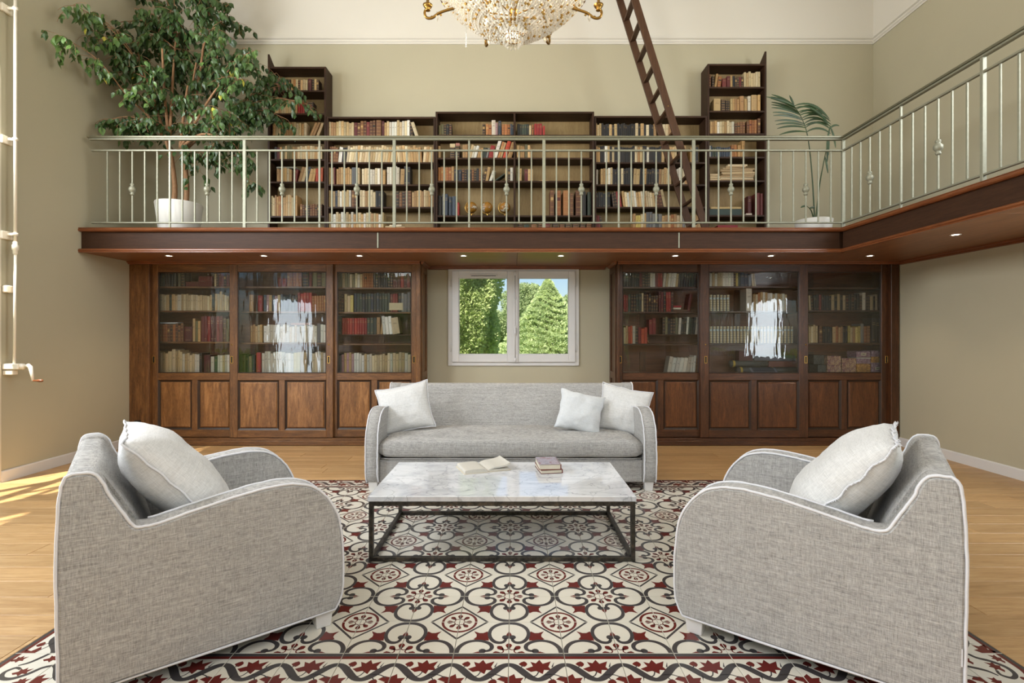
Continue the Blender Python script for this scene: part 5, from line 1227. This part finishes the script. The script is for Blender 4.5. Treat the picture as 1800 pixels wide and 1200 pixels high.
base=[Vector((fx-.07,fy,ZM+.36)),Vector((fx+.06,fy+.03,ZM+.36))]
forks=[]
for b,(tx_,ty_) in zip(base,((300,265),(322,262))):
    t1=Vector(PX(tx_,ty_,6.35)); P=catmull([tuple(b),tuple(b.lerp(t1,.4)+Vector((.015,.02,0))),tuple(t1)],5)
    mb.tube(P,[.034-.010*i/len(P) for i in range(len(P))],9); forks.append(t1)
limbs=[]
for (lx,ly,ln) in ((250,120,0),(228,175,0),(285,85,0),(310,60,0),(345,110,1),(385,150,1),(360,60,1),(420,200,1),(405,245,1),(330,150,1),(262,215,0)):
    s0=forks[ln]+Vector((rg.uniform(-.02,.02),rg.uniform(-.05,.05),0)); t1=Vector(PX(lx,ly,6.35+rg.uniform(-.3,.25)))
    m_=s0.lerp(t1,.5)+Vector((rg.uniform(-.05,.05),rg.uniform(-.05,.05),.10)); P=[Vector(q) for q in catmull([tuple(s0),tuple(m_),tuple(t1)],5)]
    mb.tube(P,[.020-.011*i/len(P) for i in range(len(P))],7); limbs.append(P)
leaves=[]
def safe(p):
    lo=5.99 if p.z<ZM+1.2 else -9
    return Vector((max(p.x,XL+.13),max(lo,min(p.y,YB-.12)),p.z))
for (tx_,ty_) in tips:
    d=depth_of(tx_); t1=Vector(PX(tx_,ty_,d))
    best=min(((q-t1).length+max(0,q.z-t1.z)*.5,i,j) for i,P in enumerate(limbs) for j,q in enumerate(P)); s0=limbs[best[1]][best[2]]
    L=(t1-s0).length; m_=s0.lerp(t1,.5)+Vector((0,0,.14*L)); P=[Vector(q) for q in catmull([tuple(s0),tuple(m_),tuple(t1)],7)]
    P=[safe(q) for q in P]
    mb.tube(P,[.008-.0055*i/len(P) for i in range(len(P))],5)
    n0=max(3,int(len(P)*.30))
    for k in range(17):
        q=P[rg.randrange(n0,len(P))]; a=Vector((rg.uniform(-1,1),rg.uniform(-1,.8),rg.uniform(-.5,.5))).normalized(); l=rg.uniform(.12,.30)
        tw=[q]; cur=q.copy(); dr=a.copy()
        for s_ in range(5): dr.z-=.22; dr.normalize(); cur=safe(cur+dr*l/5); tw.append(cur.copy())
        mb.tube(tw,.0022,3,caps=False)
        for s_ in range(rg.randint(3,5)):
            w_=tw[min(5,1+s_)]; leaves.append((w_+Vector((rg.uniform(-.025,.025),rg.uniform(-.025,.025),-.008)),rg.uniform(.58,1.0)))
for k in range(9):   # dry aerial twigs at the fork
    a=forks[0].lerp(forks[1],rg.random())+Vector((0,0,rg.uniform(.0,.3))); mb.tube([a,a+Vector((rg.uniform(-.25,.25),rg.uniform(-.2,.2),rg.uniform(-.02,.2))),a+Vector((rg.uniform(-.5,.5),rg.uniform(-.3,.3),rg.uniform(-.1,.2)))],.0025,3)
mb.build('branches',M['bark'],e)
lm=MB(); lv=[(0,0,0),(-.026,.005,-.014),(-.036,.008,-.040),(-.022,.005,-.070),(0,-.002,-.108),(.022,.005,-.070),(.036,.008,-.040),(.026,.005,-.014),(0,-.008,-.045)]
lf=[(0,1,8),(1,2,8),(2,3,8),(3,4,8),(4,5,8),(5,6,8),(6,7,8),(7,0,8)]
lm.add(lv,lf,0); lo_=lm.build('leaf',M['leaf'],None,world=False); leafme=lo_.data; bpy.data.objects.remove(lo_)
leafyel=leafme.copy(); leafyel.materials[0]=M['leafy']
leaves.sort(key=lambda t:t[0].y-(.0)); offp=woff(e)
rest_=MB()
for i,(p,s_) in enumerate(leaves):
    rot=(rg.uniform(-.7,.5),rg.uniform(-.7,.7),rg.uniform(-math.pi,math.pi)) if rg.random()<.5 else (rg.uniform(-.4,.7),rg.uniform(-.4,.4),rg.uniform(-.7,.7))
    if i<292: put('leaf',leafyel if rg.random()<.012 else leafme,e,p-offp,rot,(s_,s_,s_))
    else:
        from mathutils import Euler
        Mx_=Matrix.Translation(p)@Euler(rot).to_matrix().to_4x4()@Matrix.Scale(s_,4); rest_.add([Mx_@Vector(v) for v in lv],lf,1 if rg.random()<.008 else 0)
o=rest_.build('foliage',[M['leaf'],M['leafy']],e); o['kind']='stuff'

# ---------------- kentia palm ----------------
kx,ky=XX(1430,6.3),6.3
e=empty('potted_palm',(kx,ky,ZM),label='slender young palm in a low white pot at the right end of the gallery',cat='potted palm')
mb=MB(); mb.lathe([(0,0),(.17,0),(.19,.03),(.215,.185),(.208,.19),(.20,.17),(0,.165)],(kx,ky,ZM+.001),28); mb.build('pot',M['pot'],e)
mb=MB(); mb.lathe([(.198,.167),(0,.175)],(kx,ky,ZM+.001),16); mb.build('soil',M['soil'],e,fix=True)
def frond(path, pin, name='frond'):
    P=[Vector(q) for q in catmull([PX(*q) for q in path],8)]; mb=MB(); n_=len(P)
    mb.tube(P,[.009-.0065*i/n_ for i in range(n_)],6)
    for (t_,a,l,dz,dy) in pin:
        q=P[min(n_-1,int(t_*(n_-1)))]; dirx=Vector((math.cos(R(a)),dy,math.sin(R(a)))).normalized(); pts=[]; cur=q.copy()
        for s_ in range(9):
            pts.append(cur.copy()); dirx.z-=dz; dirx.normalize(); cur=cur+dirx*l/8
        up=Vector((0,1,0)); vs=[]
        for s_,p in enumerate(pts):
            w_=.0125*math.sin(math.pi*min(.97,(s_+.6)/9.0))**.7; td=(pts[min(8,s_+1)]-pts[max(0,s_-1)]).normalized(); sd_=td.cross(Vector((.2,1,.1))).normalized()
            vs+= [p-sd_*w_,p+Vector((0,-.004,0)),p+sd_*w_]
        fs=[]
        for s_ in range(8): fs+=[(s_*3,s_*3+1,s_*3+4,s_*3+3),(s_*3+1,s_*3+2,s_*3+5,s_*3+4)]
        mb.add([tuple(v) for v in vs],fs,0,smooth=True)
    return mb.build(name,M['palm'],e)
pin=[]
for k in range(12):
    t_=.62+.38*k/11; pin.append((t_,176-4.2*k,.44-.012*k,.06,-.3+.05*k)); pin.append((t_,42-2*k+(8 if k%2 else 0),.30+.012*k,.21,-.15))
pin+=[(1,112,.14,.02,0),(1,150,.36,.05,0)]
frond([(1432,388,6.3),(1429,330,6.28),(1424,270,6.26),(1418,232,6.24),(1408,205,6.2),(1396,186,6.12)],pin)
frond([(1434,388,6.3),(1440,330,6.34),(1447,290,6.36),(1455,250,6.34),(1459,222,6.3)],[(.6,-75,.22,.1,0),(.75,-85,.24,.1,.2),(.85,-95,.26,.1,-.1),(1,-60,.28,.2,0),(1,-100,.30,.12,.1),(.95,60,.14,.2,0)])
frond([(1431,388,6.3),(1426,370,6.28),(1418,362,6.25)],[(1,170,.08,.1,0),(.7,30,.07,.1,0)],'dead_stub')

# ---------------- chandelier ----------------
CH=(0.0,4.0); ch_=empty('crystal_chandelier',(0,4.0,3.74),label='large crystal basket chandelier with gilt arms hanging from the ceiling',cat='chandelier')
def bead(mb,p,r,mt=0):
    x,y,z=p; mb.add([(x+r,y,z),(x-r,y,z),(x,y+r,z),(x,y-r,z),(x,y,z+r*1.1),(x,y,z-r*1.1)],[(0,2,4),(2,1,4),(1,3,4),(3,0,4),(2,0,5),(1,2,5),(3,1,5),(0,3,5)],mt)
def zb_(py): return ZZ(py,4.0)
px4=4.0/F
bm_=[(.60,zb_(-18)),(.52,zb_(1)),(.43,zb_(19)),(.33,zb_(35)),(.23,zb_(49)),(.13,zb_(61))]
bm_=catmull([(a,b) for a,b in bm_],7); mb=MB(); rg=random.Random(8)
for k in range(72):
    a=2*math.pi*k/72; 
    for i in range(0,len(bm_)):
        r_,z=bm_[i]
        if k%2 and r_<.25: continue
        if k%4 and r_<.14: continue
        bead(mb,(r_*math.cos(a),4+r_*math.sin(a),z+rg.uniform(-.002,.002)),.0125*(.8+.4*(i%2)),1 if rg.random()<.17 else 0)
# upper strings rising towards the crown
for k in range(60):
    a=2*math.pi*k/60
    for i in range(26):
        t_=i/25; r_=.60-.42*t_**.8; z=zb_(-18)+.02+1.0*t_+.0; bead(mb,(r_*math.cos(a),4+r_*math.sin(a),z-.10*math.sin(math.pi*t_)),.011)
o=mb.build('bead_basket',[M['crystal'],M['gilt']],ch_); o['kind']='stuff'
def ring(r_,z,t_,name='gilt_ring'):
    m2=MB(); m2.tube([(r_*math.cos(2*math.pi*k/48),4+r_*math.sin(2*math.pi*k/48),z) for k in range(48)],t_,6,closed=True); return m2.build(name,M['gilt'],ch_)
for r_,z,t_ in ((.605,zb_(-19),.010),(.25,zb_(6),.004),(.13,zb_(50),.0055),(.085,zb_(66),.004),(.26,zb_(2),.006),(.18,zb_(-9)+1.05,.008)): ring(r_,z,t_)
# small lower basket with its rows of pendants
mb=MB()
for k in range(24):
    a=2*math.pi*k/24
    for i in range(9):
        t_=i/8; r_=.135*(1-t_)**.5*.9+.03*t_+.0; z=zb_(48)-.10*t_; bead(mb,(.135*math.cos(a)*(1-.45*t_*t_),4+.135*math.sin(a)*(1-.45*t_*t_),z),.009)
    r_=.075+.0*k; z=zb_(72)
    for q,rr in ((0,.0095),(1,.0075)): bead(mb,(r_*math.cos(a),4+r_*math.sin(a),z-.018*q),rr)
o=mb.build('lower_bead_basket',M['crystal'],ch_); o['kind']='stuff'
for k in range(10):
    a=2*math.pi*k/10; m2=MB(); m2.lathe([(0,-.030),(.009,-.018),(.007,-.006),(0,.004)],(.052*math.cos(a),4+.052*math.sin(a),zb_(80)+.012),6,smooth=False); m2.build('crystal_drop',M['crystal'],ch_)
m2=MB(); m2.lathe([(.0,-.05),(.03,-.045),(.042,-.02),(.042,.02),(.028,.045),(.014,.06),(.014,.25),(.02,.3),(.012,.4),(.012,1.9),(.02,1.95),(.0,2.0)],(0,4,zb_(26)),16); m2.build('central_stem',M['gilt'],ch_)
for k in range(4):
    a=math.pi*k/4+.2; m2=MB(); m2.tube([(-.24*math.cos(a),4-.24*math.sin(a),zb_(28)),(.24*math.cos(a),4+.24*math.sin(a),zb_(28))],.005,6); m2.build('cross_bar',M['gilt'],ch_)
for k in range(8):   # inner drops hanging round the stem
    a=2*math.pi*k/8; m2=MB(); m2.lathe([(0,-.045),(.013,-.026),(.009,-.008),(0,.005)],(.14*math.cos(a),4+.14*math.sin(a),zb_(14)),6,smooth=False)
    for i in range(6): bead(m2,(.14*math.cos(a),4+.14*math.sin(a),zb_(14)+.02+.022*i),.009)
    m2.build('inner_drop',M['crystal'],ch_)
bulb=NT('candle_bulb_glass'); bulb.set(Base_Color=(1,.95,.85),Roughness=.1,Alpha=.75); bulb.b.inputs['Emission Color'].default_value=(1,.82,.55,1); bulb.b.inputs['Emission Strength'].default_value=3.0
for k,deg in enumerate((4,62,111,176,236,300)):
    a=R(deg); c_,s_=math.cos(a),math.sin(a)
    def Pq(r_,z): return (r_*c_,4+r_*s_,z)
    ze=zb_(13)+(.12 if deg in(62,111) else 0); pts=[Pq(.45,ze+.02),Pq(.54,ze-.0),Pq(.60,ze-.02),Pq(.655,ze-.055),Pq(.70,ze-.05),Pq(.715,ze-.01),Pq(.70,ze+.02)]
    m2=MB(); m2.tube(catmull(pts,4),.0105,8)
    for q in (0.2,.5,.8): p=Pq(.56+.12*q,ze-.03-.02*q); m2.lathe([(0,-.012),(.012,0),(0,.012)],p,8)
    arm=m2.build('scroll_arm',M['gilt'],ch_)
    m2=MB(); m2.lathe([(.006,-.02),(.022,-.012),(.014,0),(.03,.012),(.04,.03),(.032,.032),(.02,.04),(.012,.05),(.012,.10),(0,.10)],Pq(.69,ze+.02),14); m2.build('candle_cup',M['gilt'],arm)
    m2=MB(); m2.lathe([(.012,.10),(.016,.12),(.014,.15),(.004,.185),(0,.19)],Pq(.69,ze+.02),12); m2.build('candle_bulb',bulb.mat,arm)
    m2=MB(); m2.lathe([(0,-.055),(.014,-.03),(.010,-.01),(0,.006)],Pq(.615,ze-.035),6,smooth=False); bead(m2,Pq(.615,ze-.012),.008); m2.build('crystal_drop',M['crystal'],arm)
m2=MB()
for i in range(13): bead(m2,(XX(818,4),4.05,zb_(42)-.0125*i),.0055 if i%3 else .0085)
m2.build('crystal_string',M['crystal'],ch_)
m2=MB(); z=zb_(26)+2.0
k=0
while z<ZC-.12:
    m2.tube([(.02*math.cos(q)*(1 if k%2 else 0),4+.02*math.cos(q)*(0 if k%2 else 1),z+.035+.035*math.sin(q)) for q in [2*math.pi*j/10 for j in range(10)]],.005,5,closed=True); z+=.06; k+=1
m2.build('chain',M['gilt'],ch_); m2=MB(); m2.lathe([(0,-.14),(.02,-.13),(.05,-.06),(.10,-.02),(.11,0)],(0,4,ZC-.001),20); m2.build('ceiling_rose',M['gilt'],ch_)
for a in (0,120,240):
    l=light('chandelier_glow','POINT',(.38*math.cos(R(a)),.38*math.sin(R(a)),.55),(0,0,0),14,(1,.80,.52),.05); l.parent=ch_

# ---------------- outdoors ----------------
mb=MB(); mb.box(-90,90,YB+TH+.05,140,-.6,-.5); mb.box(-90,XL-TH-.05,-60,YB+TH+.05,-.6,-.5); mb.box(XR+TH+.05,90,-60,YB+TH+.05,-.6,-.5); mb.box(XL-TH-.05,XR+TH+.05,-60,YF-TH-.05,-.6,-.5)
struct(mb.build('ground',M['grass']))
def blob_tree(name,label,base,h,shape,n,mat,sz,group,rough=.25,seed=1,trunk=.2,droop=0,frac=None):
    rg=random.Random(seed); e=empty(name,base,label=label,cat='tree',group=group); bx,by,bz=base
    mb=MB(); mb.tube([(bx,by,bz),(bx+.02,by,bz+h*.5),(bx,by,bz+h*.9)],[trunk,trunk*.6,.02],8); mb.build('trunk',M['bark'],e)
    mb=MB(); vs=[];fs=[]
    for i in range(n):
        t_=rg.random()**.9; a=rg.uniform(0,2*math.pi); 
        R_=shape(t_)
        if frac: R_*=1+frac*math.sin(t_*95+3*math.sin(a*3+seed)+2.2*a)
        R_*=1+rough*noise.noise(Vector((math.cos(a)*2.2,math.sin(a)*2.2,t_*h*1.0+seed)))
        r_=R_*(1-.30*rg.random()**2); p=Vector((bx+r_*math.cos(a),by+r_*math.sin(a),bz+.3+t_*(h-.3)-droop*r_+rg.uniform(-.06,.06)))
        out=Vector((math.cos(a),math.sin(a),.25 if not droop else .7)); d1=(out+Vector((rg.uniform(-.9,.9),rg.uniform(-.9,.9),rg.uniform(-.9,.9)))).normalized(); d2=d1.cross(Vector((rg.uniform(-1,1),rg.uniform(-1,1),rg.uniform(-1,1)))).normalized(); s_=sz*rg.uniform(.6,1.4)
        k=len(vs); vs+=[p,p+d1*s_+d2*s_*.35,p+d1*s_*.9-d2*s_*.4]; fs.append((k,k+1,k+2))
    # inner core so that the crown is not see-through
    mb.add(vs,fs,0)
    prof=[(max(.0,shape(q/12)*.72),bz+.3+q/12*(h-.3)-droop*shape(q/12)*.5) for q in range(13)]; mb.lathe([(r_,z) for r_,z in prof],(bx,by,0),16)
    o=mb.build('crown',mat,e); o['kind']='stuff'
blob_tree('cypress_tree','tall bushy yellow-green cypress filling the left pane of the window',(-1.95,18,-.5),9.0,lambda t:1.45*(1-t**3)**.6*(.75+.25*min(1,t*4)),60000,M['cypress'],.11,'trees outside the small window',.30,2)
blob_tree('cedar_tree','broad pale green conifer with layered boughs in the right pane',(1.87,27,-.5),4.85,lambda t:.04+3.05*(1-t),70000,M['cedar'],.13,'trees outside the small window',.25,5,droop=.12,frac=.13)
blob_tree('stone_pine','pale far pine behind the conifer, upper left of right pane',(1.1,44,-.5),6.4,lambda t:.2+1.75*max(0,math.sin(math.pi*min(1,max(0,(t-.3)/.72))))**.6,14000,M['pine'],.2,'trees outside the small window',.5,7)
blob_tree('stone_pine','pale far pine at the right edge of the right pane',(6.0,47,-.5),5.7,lambda t:.2+1.9*max(0,math.sin(math.pi*min(1,max(0,(t-.25)/.77))))**.6,12000,M['pine'],.22,'trees outside the small window',.5,9)
blob_tree('stone_pine','far pine glimpsed low between the cypress and the window post',(-2.2,50,-.5),4.4,lambda t:.2+1.9*max(0,math.sin(math.pi*min(1,max(0,(t-.1)/.9))))**.6,9000,M['pine'],.22,'trees outside the small window',.5,10)
blob_tree('stone_pine','broad pale pine far off to the left of the cypress',(-8.5,42,-.5),7.5,lambda t:.3+3.0*max(0,math.sin(math.pi*min(1,max(0,(t-.1)/.9))))**.6,12000,M['pine'],.25,'trees outside the small window',.4,31)
blob_tree('stone_pine','farthest left of the pale pines beyond the cypress, out of view from the room centre',(-15.5,44,-.5),8.0,lambda t:.3+3.0*max(0,math.sin(math.pi*min(1,max(0,(t-.1)/.9))))**.6,12000,M['pine'],.25,'trees outside the small window',.4,33)
GT=((-12.5,3.6,6,2.3,'outside the left windows, opposite the nearer door'),(-14,9.5,6.5,2.2,'beyond the left wall, farthest back'),(-12.5,-2.5,5,2.0,'outside the left wall, behind the viewer'),(13,3.6,5,2.1,'outside the right window'),(14,9.5,6,2.2,'beyond the right wall, farthest back'),(12.5,-2.5,5,2.0,'outside the right wall, behind the viewer'),(-8,-16,7,2.8,'behind the viewer, at the left'),(0,-18,8,3.0,'straight behind the viewer'),(8,-16,7,2.8,'behind the viewer, at the right'))
for i,(x,y,h,r_,wh_) in enumerate(GT):
    blob_tree('garden_tree','round green garden tree '+wh_,(x,y,-.5),h,(lambda rr:(lambda t:.2+rr*max(0,math.sin(math.pi*(.1+.9*t)))**.6))(r_),5000,M['cypress'],.22,'garden trees seen in reflections',.4,20+i)
